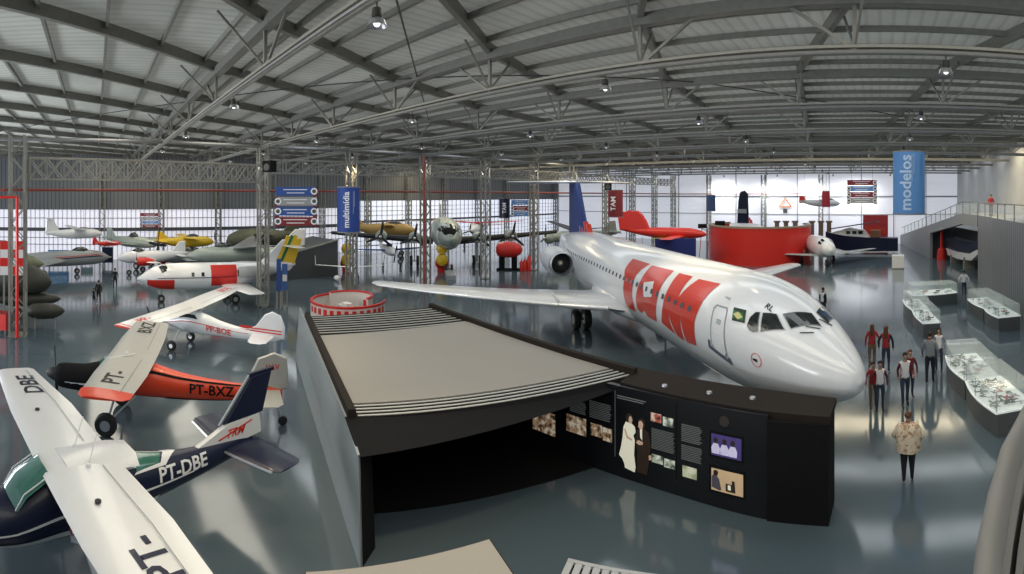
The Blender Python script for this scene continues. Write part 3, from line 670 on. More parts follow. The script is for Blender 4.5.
g = MB().tube([(-3.95,0,.85),(-4.15,0,.13)], .03, 6).build('tail_wheel', M_silver, tB); wheel(MB(), -4.18, 0, .13, .08).build('wheel', M_black, g, 50)
MB().lathe([(.06,2.2),(.2,2.2),(.31,2.12),(.345,1.95),(.36,1.7),(.37,1.4)], 28, (0,0,1.10), 'x').build('cowling', M_dark, tB, 50)
propeller(tB, 2.2, 0, 1.12, .85, 2, M_black, M_black, 82, .2)
MB().lathe([(.05,0),(.04,.12)], 10, (.05,.2,1.86), 'z', True).tube([(.5,.6,1.9),(-.2,.2,1.95)], .015, 6).build('antenna', M_white, tB)

# 3: white with red stripes, registration PP-BOE
cfg = dict(fus=[(-2.1,1.08,.10,.10),(-1.95,1.08,.30,.27),(-1.3,1.10,.38,.36),(-.7,1.18,.42,.44),(0,1.28,.42,.54),(.8,1.24,.38,.50),(1.7,1.12,.27,.36),(2.9,1.02,.17,.26),(4.4,1.0,.04,.2)], m_fus=M_glosswhite,
  zw=2.0, hs=5.2, ch=1.4, tc=1.1, xl=.6, hw=.42, zb=.82, m_wing=M_white, m_strut=M_white, m_tip=None, sweep=.12,
  bands=[([[(-1.9,84),(3.2,72),(3.2,77),(-1.9,88)],[(-1.9,-84),(3.2,-72),(3.2,-77),(-1.9,-88)]], M_red, .008)],
  reg_wing=('PP-','BOE', M_red, .6, -.05), rl=.72, rr=.74, reg_side=('PP-BOE', M_red, .38, 1.75, 96))
tP, tabP, fP = light_plane('white high-wing airplane with red stripes marked PP-BOE', (-21.3,4.05,0), math.radians(-131), cfg)
tP.scale = (.9,)*3
for sg in (1,): wing_mesh([((.52,4.95,2.1),1.15,.11,'h'),((.38,5.22,2.1),.9,.08,'h')]).build('wing_tip', M_red, tP, 40)
MB().rings([[Vector(p) for p in r] for r in ([(.95,.38,1.35),(1.02,0,1.48),(.95,-.38,1.35)], [(.72,.40,1.7),(.78,0,1.84),(.72,-.40,1.7)], [(.45,.38,1.97),(.5,0,2.05),(.45,-.38,1.97)])], False, False).build('windscreen', M_glass, tP, 60)
for sg in (1,-1):
    mapped('side_window', [[(-.3,2.3*-sg),(.5,2.1*-sg),(.7,3.1*-sg),(-.3,3.2*-sg)]], lambda x, y: hull_pt(tabP, x, y*20, .012), M_glass, fP, .1)
def rfin(pts): return pts
fn = fin_mesh([(-2.9,1.15),(-3.5,1.45),(-3.95,2.0),(-4.3,2.15),(-4.7,2.0),(-4.9,1.5),(-4.85,.95),(-4.3,.8),(-3.6,.9)], .09).build('fin', M_glosswhite, tP, 30)
for sg in (1,-1):
    for k in (0,1): MB().bar((-2.7,sg*.075,1.25+.11*k),(-4.75,sg*.06,1.18+.13*k),.01,.05).build('fin_stripe', M_red, fn)
    wing_mesh([((-3.3,0,1.05),1.1,.07,'h'),((-3.6,sg*1.2,1.07),.85,.06,'h'),((-3.8,sg*1.4,1.07),.45,.05,'h')]).build('tailplane', M_glosswhite, tP, 40)
    g = MB().tube([(.35,sg*.3,.85),(.4,sg*.85,.25)], .035, 8).build('landing_gear', M_white, tP)
    wheel(MB(), .4, sg*.9, .24, .14).build('wheel', M_black, g, 50); MB().lathe([(.1,-.08),(.1,.08)], 14, (.4,sg*.9,.24), 'y', True).build('wheel_hub', M_silver, g)
g = MB().tube([(-4.2,0,.85),(-4.4,0,.12)], .025, 6).build('tail_wheel', M_silver, tP); wheel(MB(), -4.42, 0, .12, .07).build('wheel', M_black, g, 50)
propeller(tP, 2.18, 0, 1.1, .8, 2, M_silver, M_black, 60, .11)
# ------------------------------------------------------------------ dark exhibition pavilion
def bx(poly_pts, z0, z1): return MB().prism([(p[0],p[1]) for p in poly_pts], z0, z1)
FL, FR, BR, BL = Vector((-8.75,4.95,0)), Vector((-5.85,11.0,0)), Vector((-15.6,12.4,0)), Vector((-16.8,7.6,0))
def quad(u, v):                      # u from left to right, v from front to back
    return (FL*(1-u)+FR*u)*(1-v) + (BL*(1-u)+BR*u)*v
P_ = thing('exhibition_pavilion', 'long flat-roofed dark pavilion with cream top, striped edges and black open front', 'pavilion', (0,0,0))
M_deck = mat('cream felt roof', (.30,.285,.26), .75, 0, .05, .6)
M_brown = mat('dark brown fascia', (.022,.017,.014), .75, 0, .2, spec=.15)
M_slat = mat('pale louvre slat', (.50,.50,.47), .5)
bx([quad(.02,.075),quad(.985,.075),quad(.985,.72),quad(.02,.69)], 2.12, 2.15).build('roof_top', M_deck, P_)
bx([quad(.0,.0),quad(1,.0),quad(1,1),quad(0,1)], 2.0, 2.12).build('roof_frame', M_dark, P_)
def slats(v0, v1, n):
    for i in range(n):
        v = v0 + (v1-v0)*(i+.5)/n; w_ = (v1-v0)/n*(.16 if n < 6 else .10)
        bx([quad(.02,v-w_),quad(.985,v-w_),quad(.985,v+w_),quad(.02,v+w_)], 2.12, 2.135).build('roof_slat', M_slat, P_)
slats(.0,.074,4); slats(.715,.99,8)
for a, c in ((quad(0,0),quad(0,1)), (quad(1,0),quad(1,1))):
    MB().bar(a+Vector((0,0,2.14)), c+Vector((0,0,2.14)), .16, .3).build('edge_fascia', M_brown, P_)
# bottom of the pale side wall leans out a little towards its foot
M_side = mat('pale grey side panel', (.27,.31,.33), .45, 0, .05, .5)
W0, W1 = Vector((-7.62,4.47,0)), Vector((-18.6,7.9,0)); T0, T1 = Vector((-7.85,4.55,1.88)), Vector((-18.3,7.95,2.1)); nn = Vector((.30,.95,0))*.05
mb = MB()
Tm = Vector((-8.85,4.85,2.1)); mb.rings([[W0, T0, T0+nn, W0+nn], [Vector((-8.7,4.8,0)), Tm, Tm+nn, Vector((-8.7,4.8,0))+nn], [W1, T1, T1+nn, W1+nn]]); mb.build('side_wall', M_side, P_)
MB().rings([[Vector((-7.60,4.50,0)), Vector((-7.83,4.58,1.88)), Vector((-8.12,5.02,1.88)), Vector((-7.92,4.98,0))],[Vector((-7.75,4.56,0)), Vector((-8.05,4.66,1.9)), Vector((-8.3,5.1,1.9)), Vector((-8.1,5.06,0))]]).build('wall_end', M_dark, P_)
MB().add([Vector((-8.85,4.83,2.13)), Vector((-5.80,11.05,2.13)), Vector((-5.72,11.0,2.0)), Vector((-7.80,4.56,1.86)), Vector((-8.85,4.9,2.0)), Vector((-5.95,11.0,2.0)), Vector((-5.9,10.95,1.95)), Vector((-7.9,4.66,1.80))], [(0,1,2,3),(7,6,5,4),(0,4,5,1),(1,5,6,2),(2,6,7,3),(3,7,4,0)]).build('front_fascia', M_dark, P_)
bx([quad(.02,.03),quad(.99,.03),quad(.98,.98),quad(.03,.98)], .0, .02).build('carpet', M_dark, P_)
bx([quad(.03,.95),quad(.98,.95),quad(.98,.98),quad(.03,.98)], .0, 2.0).build('rear_wall', M_dark, P_)
bx([quad(.97,.12),quad(.99,.12),quad(.99,.98),quad(.97,.98)], .0, 2.0).build('side_wall', M_dark, P_)
bx([quad(.02,.04),quad(.045,.04),quad(.045,.98),quad(.02,.98)], .02, 2.0).build('inner_lining', M_dark, P_)
# display wall running right from the pavilion
D_ = thing('display_wall', 'long black display wall with photographs and text panels under the airliner nose', 'display wall', (0,0,0))
def dw(x): return 10.18 - .30*math.exp(-((x+1.6)/2.4)**2)     # gentle curve of the panel face
xs = [-9.6,-8.6,-7.6,-6.6,-5.8,-5,-4.2,-3.4,-2.7,-2.25]
mb = MB().rings([[Vector((x,dw(x),0)),Vector((x,dw(x),2.12)),Vector((x,dw(x)+.12,2.12)),Vector((x,dw(x)+.12,0))] for x in xs]); mb.build('panel_face', mat('black display panel', (.010,.011,.014), .25), D_, 40)
bx([(-5.9,10.3),(-2.25,10.0),(-1.0,9.95),(-.95,10.9),(-2.2,11.1),(-6.0,11.4)], 2.02, 2.16).build('canopy', M_brown, D_)
bx([(-2.27,9.86),(-1.02,9.90),(-.98,10.75),(-2.2,10.95)], 0, 2.02).build('end_block', M_dark, D_)
bx([(-6.0,10.35),(-2.27,10.0),(-2.2,10.95),(-6.0,11.3)], 0, 2.0).build('core', M_dark, D_)
for x in (-4.85,-3.75,-2.75):
    MB().lathe([(.07,2.16),(.06,2.2),(.0,2.21)], 14, (x,10.55,0), 'z', True).build('recessed_light', M_silver, D_)
def panel(name, m, u0, u1, z0, z1, off=.012, parent=D_):
    n = max(2, int((u1-u0)/.25)); pts = [u0+(u1-u0)*i/n for i in range(n+1)]
    return MB().rings([[Vector((x,dw(x)-off,z0)),Vector((x,dw(x)-off,z1)),Vector((x,dw(x)-.001,z1)),Vector((x,dw(x)-.001,z0))] for x in pts]).build(name, m, parent)
def photo(cols, name, scale=5.):
    m = bpy.data.materials.new(name); m.use_nodes = True; nt = m.node_tree; b = nt.nodes['Principled BSDF']
    tc = nt.nodes.new('ShaderNodeTexCoord'); v = nt.nodes.new('ShaderNodeTexNoise'); v.inputs['Scale'].default_value = scale; v.inputs['Detail'].default_value = 2
    nt.links.new(tc.outputs['Object'], v.inputs['Vector']); r = nt.nodes.new('ShaderNodeValToRGB'); r.color_ramp.interpolation = 'EASE'
    for i, c in enumerate(cols):
        e = r.color_ramp.elements[i] if i < 2 else r.color_ramp.elements.new(.5)
        e.position = .36 + .28*i/(len(cols)-1); e.color = (*c, 1)
    nt.links.new(v.outputs['Fac'], r.inputs['Fac']); nt.links.new(r.outputs['Color'], b.inputs['Base Color'])
    nt.links.new(r.outputs['Color'], b.inputs['Emission Color']); b.inputs['Emission Strength'].default_value = .3; b.inputs['Roughness'].default_value = .4
    return m
PH = [photo([(.05,.03,.02),(.45,.28,.16),(.75,.68,.55)], 'printed photograph warm', 9), photo([(.03,.02,.03),(.5,.12,.08),(.7,.6,.5)], 'printed photograph red', 8), photo([(.08,.10,.08),(.45,.5,.42),(.8,.8,.72)], 'printed photograph grey', 8), photo([(.02,.02,.10),(.18,.16,.5),(.75,.72,.85)], 'printed photograph violet', 11), photo([(.35,.4,.25),(.6,.62,.42),(.75,.75,.6)], 'printed photograph sand', 4)]
M_txt = mat('pale printed text', (.17,.18,.18), .5, emit=.12)
def textblock(u0, u1, z0, z1, n):
    mb = MB()
    for i in range(n):
        z = z1 - (z1-z0)*(i+.5)/n; e = u1 - random.uniform(0,.12)*(u1-u0); h = (z1-z0)/n*.22
        mb.add([(u0,dw(u0)-.012,z-h),(e,dw(e)-.012,z-h),(e,dw(e)-.012,z+h),(u0,dw(u0)-.012,z+h),(u0,dw(u0)-.002,z-h),(e,dw(e)-.002,z-h),(e,dw(e)-.002,z+h),(u0,dw(u0)-.002,z+h)], [(0,1,2,3),(4,7,6,5),(0,4,5,1),(1,5,6,2),(2,6,7,3),(3,7,4,0)])
    o = mb.build('text_panel', M_txt, D_); o['kind'] = 'stuff'; return o
pd_ = MB().box(-5.955,-5.945,dw(-5.95)-.02,dw(-5.95)-.001,.45,2.0).build('divider_strip', M_txt, D_)
MB().box(-4.365,-4.355,dw(-4.36)-.02,dw(-4.36)-.001,.35,2.05).build('divider_strip', M_brown, D_)
def flat_fig(name, m, pts, off=.014):
    n = len(pts); me = bpy.data.meshes.new(name); vs = [(x, dw(x)-off, z) for x, z in pts] + [(x, dw(x)-.001, z) for x, z in pts]
    me.from_pydata(vs, [], [tuple(range(n)), tuple(range(2*n-1, n-1, -1))] + [(i,(i+1)%n,n+(i+1)%n,n+i) for i in range(n)]); me.materials.append(m)
    o = bpy.data.objects.new(name, me); COL.objects.link(o); o.parent = D_; return o
M_pdress = mat('printed cream dress', (.80,.77,.62), .5, 0, .10, 14., emit=.45); M_pskin = mat('printed skin', (.62,.42,.30), .5, emit=.3); M_phair = mat('printed dark hair', (.05,.03,.02), .5)
fg = flat_fig('printed_figure', M_pdress, [(-5.84,.52),(-5.76,.46),(-5.70,.36),(-5.68,.26),(-5.42,.22),(-5.40,.34),(-5.44,.62),(-5.42,.95),(-5.46,1.05),(-5.40,1.14),(-5.42,1.26),(-5.52,1.33),(-5.66,1.33),(-5.72,1.2),(-5.74,.98),(-5.78,.75)])
fg['label'] = 'pale printed figure in a long dress'
flat_fig('printed_hair', M_phair, [(-5.64,1.34),(-5.66,1.44),(-5.62,1.53),(-5.54,1.55),(-5.49,1.50),(-5.49,1.40),(-5.53,1.32)], .016)
flat_fig('printed_face', M_pskin, [(-5.57,1.33),(-5.58,1.42),(-5.55,1.49),(-5.50,1.48),(-5.48,1.40),(-5.51,1.32)], .018)
flat_fig('printed_arm', M_pskin, [(-5.70,1.16),(-5.66,1.17),(-5.60,1.02),(-5.48,.97),(-5.48,.93),(-5.63,.96)], .018)
flat_fig('printed_figure', mat('printed brown suit', (.045,.028,.018), .5, 0, .4, 9., emit=.1), [(-5.36,.25),(-5.35,.7),(-5.40,1.0),(-5.36,1.20),(-5.29,1.27),(-5.16,1.27),(-5.06,1.2),(-5.00,.95),(-5.04,.6),(-5.1,.24)], .016)
flat_fig('printed_hair', M_phair, [(-5.33,1.34),(-5.32,1.46),(-5.24,1.50),(-5.16,1.46),(-5.14,1.32),(-5.2,1.28)], .017)
flat_fig('printed_face', M_pskin, [(-5.32,1.29),(-5.31,1.42),(-5.24,1.45),(-5.19,1.38),(-5.21,1.27),(-5.27,1.24)], .019)
flat_fig('printed_shirt', M_pdress, [(-5.28,1.26),(-5.22,1.26),(-5.22,1.0),(-5.27,1.06)], .018)
flat_fig('printed_hand', M_pskin, [(-5.38,.92),(-5.33,.99),(-5.20,.97),(-5.20,.91),(-5.3,.88)], .02); flat_fig('printed_hand', M_pskin, [(-5.05,.70),(-4.99,.72),(-4.98,.62),(-5.04,.60)], .02)
for i, (pm, u0, u1, z0, z1) in enumerate([(1,-5.0,-4.73,1.50,1.69),(2,-4.69,-4.43,1.46,1.66),(2,-4.97,-4.69,.58,.76),(2,-4.66,-4.39,.55,.74),(4,-4.20,-3.86,.46,.70),(3,-3.51,-2.83,1.10,1.55),(0,-3.51,-2.79,.36,.82),(0,-7.37,-6.78,.69,1.11),(0,-6.64,-6.32,.78,1.07),(0,-6.30,-6.04,.74,1.05),(0,-8.47,-7.73,.42,.98)]):
    panel('photograph', PH[pm] if i not in (5, 6) else mat('printed ground', (.07,.05,.20), .4, 0, .3, 6., emit=.3) if i == 5 else mat('printed tan room', (.62,.44,.26), .4, 0, .15, 3., emit=.35), u0, u1, z0, z1)
panel('screen_frame', M_dark, -3.56, -2.78, 1.05, 1.60, .008); panel('screen_frame', M_dark, -3.56, -2.74, .31, .87, .008)
for a in ((-4.98,-4.40,.88,1.35,13),(-4.23,-3.73,1.22,1.61,10),(-4.23,-3.73,.82,1.16,9),(-7.26,-6.78,1.2,1.5,7),(-6.68,-6.04,1.2,1.62,10),(-5.9,-5.1,1.82,1.92,2)): textblock(*a)
MB().lathe([(.11,-.01),(.11,.01),(.07,.012)], 20, (-3.21,dw(-3.2)-.01,1.85), 'y', True).build('round_emblem', mat('dim emblem', (.05,.04,.035), .4), D_)

M_vs = mat('printed pale shirts', (.62,.58,.80), .5, 0, .15, 8., emit=.35)
for u in (-3.42,-3.22,-3.03):
    flat_fig('printed_shirt', M_vs, [(u-.08,1.14),(u-.09,1.26),(u-.04,1.36),(u+.06,1.36),(u+.11,1.26),(u+.10,1.14)], .016); flat_fig('printed_head', M_phair, [(u-.03,1.36),(u-.04,1.45),(u+.01,1.49),(u+.06,1.45),(u+.05,1.36)], .018)
flat_fig('printed_figure', mat('printed grey suit', (.10,.09,.12), .5, emit=.15), [(-3.50,.42),(-3.50,.66),(-3.42,.70),(-3.33,.62),(-3.28,.40),(-3.32,.38)], .016); flat_fig('printed_head', M_phair, [(-3.46,.68),(-3.46,.77),(-3.40,.80),(-3.35,.76),(-3.37,.68)], .018)
flat_fig('printed_furniture', M_phair, [(-3.18,.40),(-3.18,.56),(-3.04,.56),(-3.04,.64),(-2.98,.64),(-2.96,.40)], .016); flat_fig('printed_paper', M_pdress, [(-3.13,.44),(-3.13,.54),(-3.07,.54),(-3.06,.44)], .018)

# ------------------------------------------------------------------ grey-topped block and slatted bench in the foreground
K_ = thing('exhibit_block', 'pale grey topped low dark block at the bottom edge, left of the slatted bench', 'exhibit block', (0,0,0))
kp = [(-4.5,4.55),(-5.33,2.38),(-3.7,1.75),(-2.9,3.95)]
bx(kp, 0, 2.1).build('block_body', M_dark, K_); bx(kp, 2.1, 2.2).build('block_rim', M_brown, K_)
kc = [(x*.985-.055, y*.985+.04) for x, y in kp]; bx(kc, 2.2, 2.215).build('block_top', M_deck, K_)
B_ = thing('slatted_bench', 'white metal bench with a row of dark slots, at the bottom centre', 'bench', (-4.86,6.62,0), math.radians(17))
M_bench = mat('white metal bench', (.42,.44,.46), .4)
mb = MB(); L_, W_ = 2.3, .52
mb.box(0,L_,-W_/2,-W_/2+.07,.42,.46).box(0,L_,W_/2-.07,W_/2,.42,.46)
mb.build('seat_rail', M_bench, B_)
k = 0; x = 0
while x < L_:
    MB().box(x,x+.115,-W_/2+.07,W_/2-.07,.425,.455).build('slat', M_bench, B_); x += .155
MB().box(.03,L_-.03,-W_/2+.06,W_/2-.06,.36,.40).build('underside', M_dark, B_)
for x in (.25, L_-.35):
    for y in (-.2,.2): MB().box(x,x+.06,y-.03,y+.03,0,.42).build('leg', M_bench, B_)

# ------------------------------------------------------------------ parapet next to the viewer
R_ = thing('stair_parapet', 'pale ribbed parapet with smooth rounded cap, close at the lower right corner', 'parapet', (0,0,0))
M_par = mat('pale painted parapet', (.17,.17,.168), .55, 0, .06, 3.)
M_parr = ribbed('pale ribbed parapet sheet', (.30,.30,.29), .055, 'Y', .6, .8, 0., .08, dark=.7)
pp = [Vector(p) for p in ((.10,.50,0),(.125,.66,0),(.141,.777,0),(.17,.88,0),(.225,1.03,0),(.29,1.19,0),(.43,1.44,0),(.72,1.85,0),(1.1,2.35,0))]
mb = MB(); rg = []
def pn(i): d = (pp[min(i+1,len(pp)-1)] - pp[max(i-1,0)]).normalized(); return Vector((d.y,-d.x,0))
for i, p in enumerate(pp):
    n = pn(i)
    rg.append([p + n*(.024+.024*math.cos(a)) + Vector((0,0,5.96+.04*math.sin(a))) for a in [PI*k/8 for k in range(8,-1,-1)]] + [p+n*.048+Vector((0,0,5.90)), p+Vector((0,0,5.80))])
mb.rings(rg); mb.build('parapet_cap', M_par, R_, 50)
for j in range(12):
    MB().rings([[p+pn(i)*(.046+.018*j)+Vector((0,0,5.93-.075*j)), p+pn(i)*(.060+.018*j)+Vector((0,0,5.915-.075*j)), p+pn(i)*(.052+.018*j)+Vector((0,0,5.85-.075*j)), p+pn(i)*(.036+.018*j)+Vector((0,0,5.87-.075*j))] for i, p in enumerate(pp)]).build('parapet_rib', M_par, R_, 30)
MB().rings([[p+pn(i)*.02+Vector((0,0,5.9)), p+pn(i)*.035+Vector((0,0,5.9)), p+pn(i)*.245+Vector((0,0,4.98)), p+pn(i)*.20+Vector((0,0,4.98))] for i, p in enumerate(pp)]).build('parapet_core', mat('grey parapet core', (.12,.12,.118), .7), R_)
struct(MB().prism([(.02,.3),(.07,.5),(.12,.78),(.27,1.19),(.41,1.44),(1.1,2.4),(10.6,8),(10.6,.3)], 4.7, 4.98).build('floor_balcony', M_conc))

# ------------------------------------------------------------------ round red and white counter
C_ = thing('round_kiosk', 'round white kiosk wall with red rim and red square windows behind the pavilion', 'kiosk', at(348,299,1.1)*1.0 - Vector((0,0,1.1)))
M_kw = mat('kiosk white', (.72,.68,.64), .5)
def arc(r0, r1, a0, a1, z0, z1, n=30):
    mb = MB(); return mb.rings([[Vector((r*math.cos(a),r*math.sin(a),z)) for r, z in ((r0,z0),(r0,z1),(r1,z1),(r1,z0))] for a in [math.radians(a0+(a1-a0)*i/n) for i in range(n+1)]])
arc(1.9,1.98,-190,60,.15,1.0).build('curved_wall', M_kw, C_, 30); arc(1.87,2.01,-190,60,1.0,1.1).build('wall_rim', M_red, C_, 30); arc(1.86,2.02,-190,60,.0,.15).build('plinth', M_red, C_, 30)
for k in range(13): arc(1.97,2.0,-100+k*11,-94+k*11,.60,.90,2).build('window', M_red, C_)
arc(1.25,1.33,20,200,0,1.25).build('inner_wall', M_kw, C_, 30); arc(1.22,1.36,20,200,1.25,1.33).build('inner_rim', M_red, C_, 30)
arc(2.3,2.36,-60,-20,0,.75).build('outer_screen', M_red, C_, 30)
MB().box(.9,1.5,-.9,-.55,0,1.2).build('white_cabinet', M_kw, C_)
MB().box(-.1,.5,1.0,1.06,.5,.95).build('red_panel', M_red, C_)
MB().box(-.9,-.3,-.2,.2,0,.7).build('inner_counter', M_kw, C_)

# ------------------------------------------------------------------ glass showcases with model airplanes
M_sc = mat('showcase plinth', (.14,.145,.145), .35, .3, .1); M_sct = mat('backlit white showcase deck', (.85,.9,.88), .3, emit=.28)
mpj = None; MODN = 0
def model_plane(x, y, z, hd, m, s, label, group):
    global mpj
    mb = MB().tube([(-.16,0,.05),(-.1,0,.05),(.08,0,.05),(.15,0,.048)], [.008,.018,.02,.006], 8)
    mb.add([(.04,-.17,.05),(.07,0,.05),(.04,.17,.05),(-.0,.17,.05),(-.02,0,.05),(0,-.17,.05),(.04,-.17,.056),(.07,0,.06),(.04,.17,.056),(0,.17,.056),(-.02,0,.06),(0,-.17,.056)], [(0,1,2,3,4,5),(11,10,9,8,7,6),(0,6,7,1),(1,7,8,2),(2,8,9,3),(3,9,10,4),(4,10,11,5),(5,11,6,0)])
    mb.box(-.16,-.12,-.06,.06,.052,.056); mb.add([(-.16,-.002,.05),(-.11,-.002,.05),(-.15,-.002,.11),(-.17,-.002,.11),(-.16,.002,.05),(-.11,.002,.05),(-.15,.002,.11),(-.17,.002,.11)], [(0,1,2,3),(7,6,5,4),(0,4,5,1),(1,5,6,2),(2,6,7,3),(3,7,4,0)])
    mb.box(-.03,.03,-.02,.02,0,.006).box(-.004,.004,-.004,.004,0,.05)
    key = 'mp_' + m.name
    if key in MODS: o = bpy.data.objects.new('model_airplane', MODS[key]); COL.objects.link(o)
    else: o = mb.build('model_airplane', m, None, 40); MODS[key] = o.data
    o.location = (x,y,z); o.rotation_euler = (0,0,hd); o.scale = (s,)*3
    return tag(o, label, 'model airplane', group)
MODS = {}
MM = [mat('model grey', (.22,.25,.25), .4), mat('model dark green', (.06,.09,.07), .5), mat('model silver', (.5,.52,.52), .3, .5), mat('model pale', (.4,.45,.42), .4), mat('model black', (.03,.03,.035), .4), mat('model grey', (.22,.25,.25)), mat('model blue', (.06,.12,.25), .4), mat('model dark green', (0,0,0)), mat('model silver', (0,0,0)), mat('model red', (.4,.06,.05), .4)]
def showcase(label, A, B, wd, bulge, nmod, mlab, grp, h=.68, gh=.55):
    """A -> B is the front edge, the case extends wd to its right"""
    A = Vector((*A,0)); B = Vector((*B,0)); d = (B-A); Lh = d.length; d.normalize(); n = Vector((-d.y,d.x,0))
    if wd < 0: n, wd = -n, -wd
    def pt(u, v, z): return A + d*Lh*u + n*(wd*v - bulge*math.sin(PI*u)*(1-v)) + Vector((0,0,z))
    t = thing('showcase', label, 'showcase', A)
    def ring(v0, v1, z0, z1, K=10): return MB().rings([[pt(u,v0,z0)-A, pt(u,v0,z1)-A, pt(u,v1,z1)-A, pt(u,v1,z0)-A] for u in [i/K for i in range(K+1)]])
    ring(.03,.97,0,h-.05).build('plinth', M_sc, t, 30); ring(0,1,h-.05,h).build('deck', M_sct, t, 30)
    for v in (.02,.97): ring(v,v+.01,h,h+gh).build('glass_pane', M_clear, t, 30)
    ring(.02,.98,h+gh,h+gh+.012).build('glass_lid', M_clear, t, 30)
    for u in (.01,.99): MB().rings([[pt(u,.02,z)-A, pt(u,.98,z)-A, pt(u+.004,.98,z)-A, pt(u+.004,.02,z)-A] for z in (h,h+gh)]).build('glass_pane', M_clear, t)
    for u in (.02,.5,.98):
        for v in (.03,.97): MB().bar(pt(u,v,h)-A, pt(u,v,h+gh)-A, .014).build('glass_edge', M_lsteel, t)
    for k in range(nmod):
        u = .1 + .82*((k*2+1)%nmod)/nmod + random.uniform(-.02,.02); v = .17 + .66*((k*7)%5)/4.6 + random.uniform(-.03,.03)
        p = pt(u, v, h+.001); model_plane(p.x, p.y, p.z, random.uniform(0,2*PI), MM[k%10], random.uniform(.75,1.25), mlab, grp)
    return t
showcase('long glass showcase of model airplanes, nearest of all, beside the parapet', (2.70,15.75), (3.12,13.2), 1.25, .16, 26, 'small model airplane inside the nearest glass showcase by the parapet', 'models in the nearest showcase')
showcase('glass showcase of model airplanes beside the man in grey shirt', (2.40,18.3), (2.68,15.85), 1.2, .16, 22, 'small model airplane inside the glass showcase beside the man in grey', 'models beside the man in grey')
showcase('narrow glass showcase left of centre aisle, its bright end facing the girls in red', (1.28,28.3), (1.62,25.8), .95, .1, 12, 'small model airplane inside the left narrow glass showcase, far half', 'models in the left case, far half')
showcase('glass showcase with brightly lit white end, behind the standing couple', (1.64,25.7), (1.98,23.0), .85, .1, 12, 'small model airplane inside the left showcase with the bright white end', 'models in the left case, near half')
showcase('curved glass showcase closing the far end of the group, seen side on', (3.3,29.6), (4.75,30.0), .0-1.2 if False else 1.2, .12, 10, 'small model airplane inside the far curved showcase', 'models in the far case') if False else None
showcase('curved pale glass showcase at the far end of the showcase group', (1.9,29.5), (4.7,30.1), 1.3, .22, 14, 'small model airplane inside the far curved glass showcase', 'models in the far case')
showcase('right glass showcase by the ribbed wall, farther half near the walking visitor', (4.95,28.1), (5.35,25.7), 1.25, .12, 12, 'small model airplane inside the right showcase, farther half', 'models in the right case, far half')
showcase('right glass showcase by the ribbed wall, nearer half with square bright end', (5.38,25.6), (5.65,23.5), 1.2, .12, 12, 'small model airplane inside the right showcase, nearer half', 'models in the right case, near half')
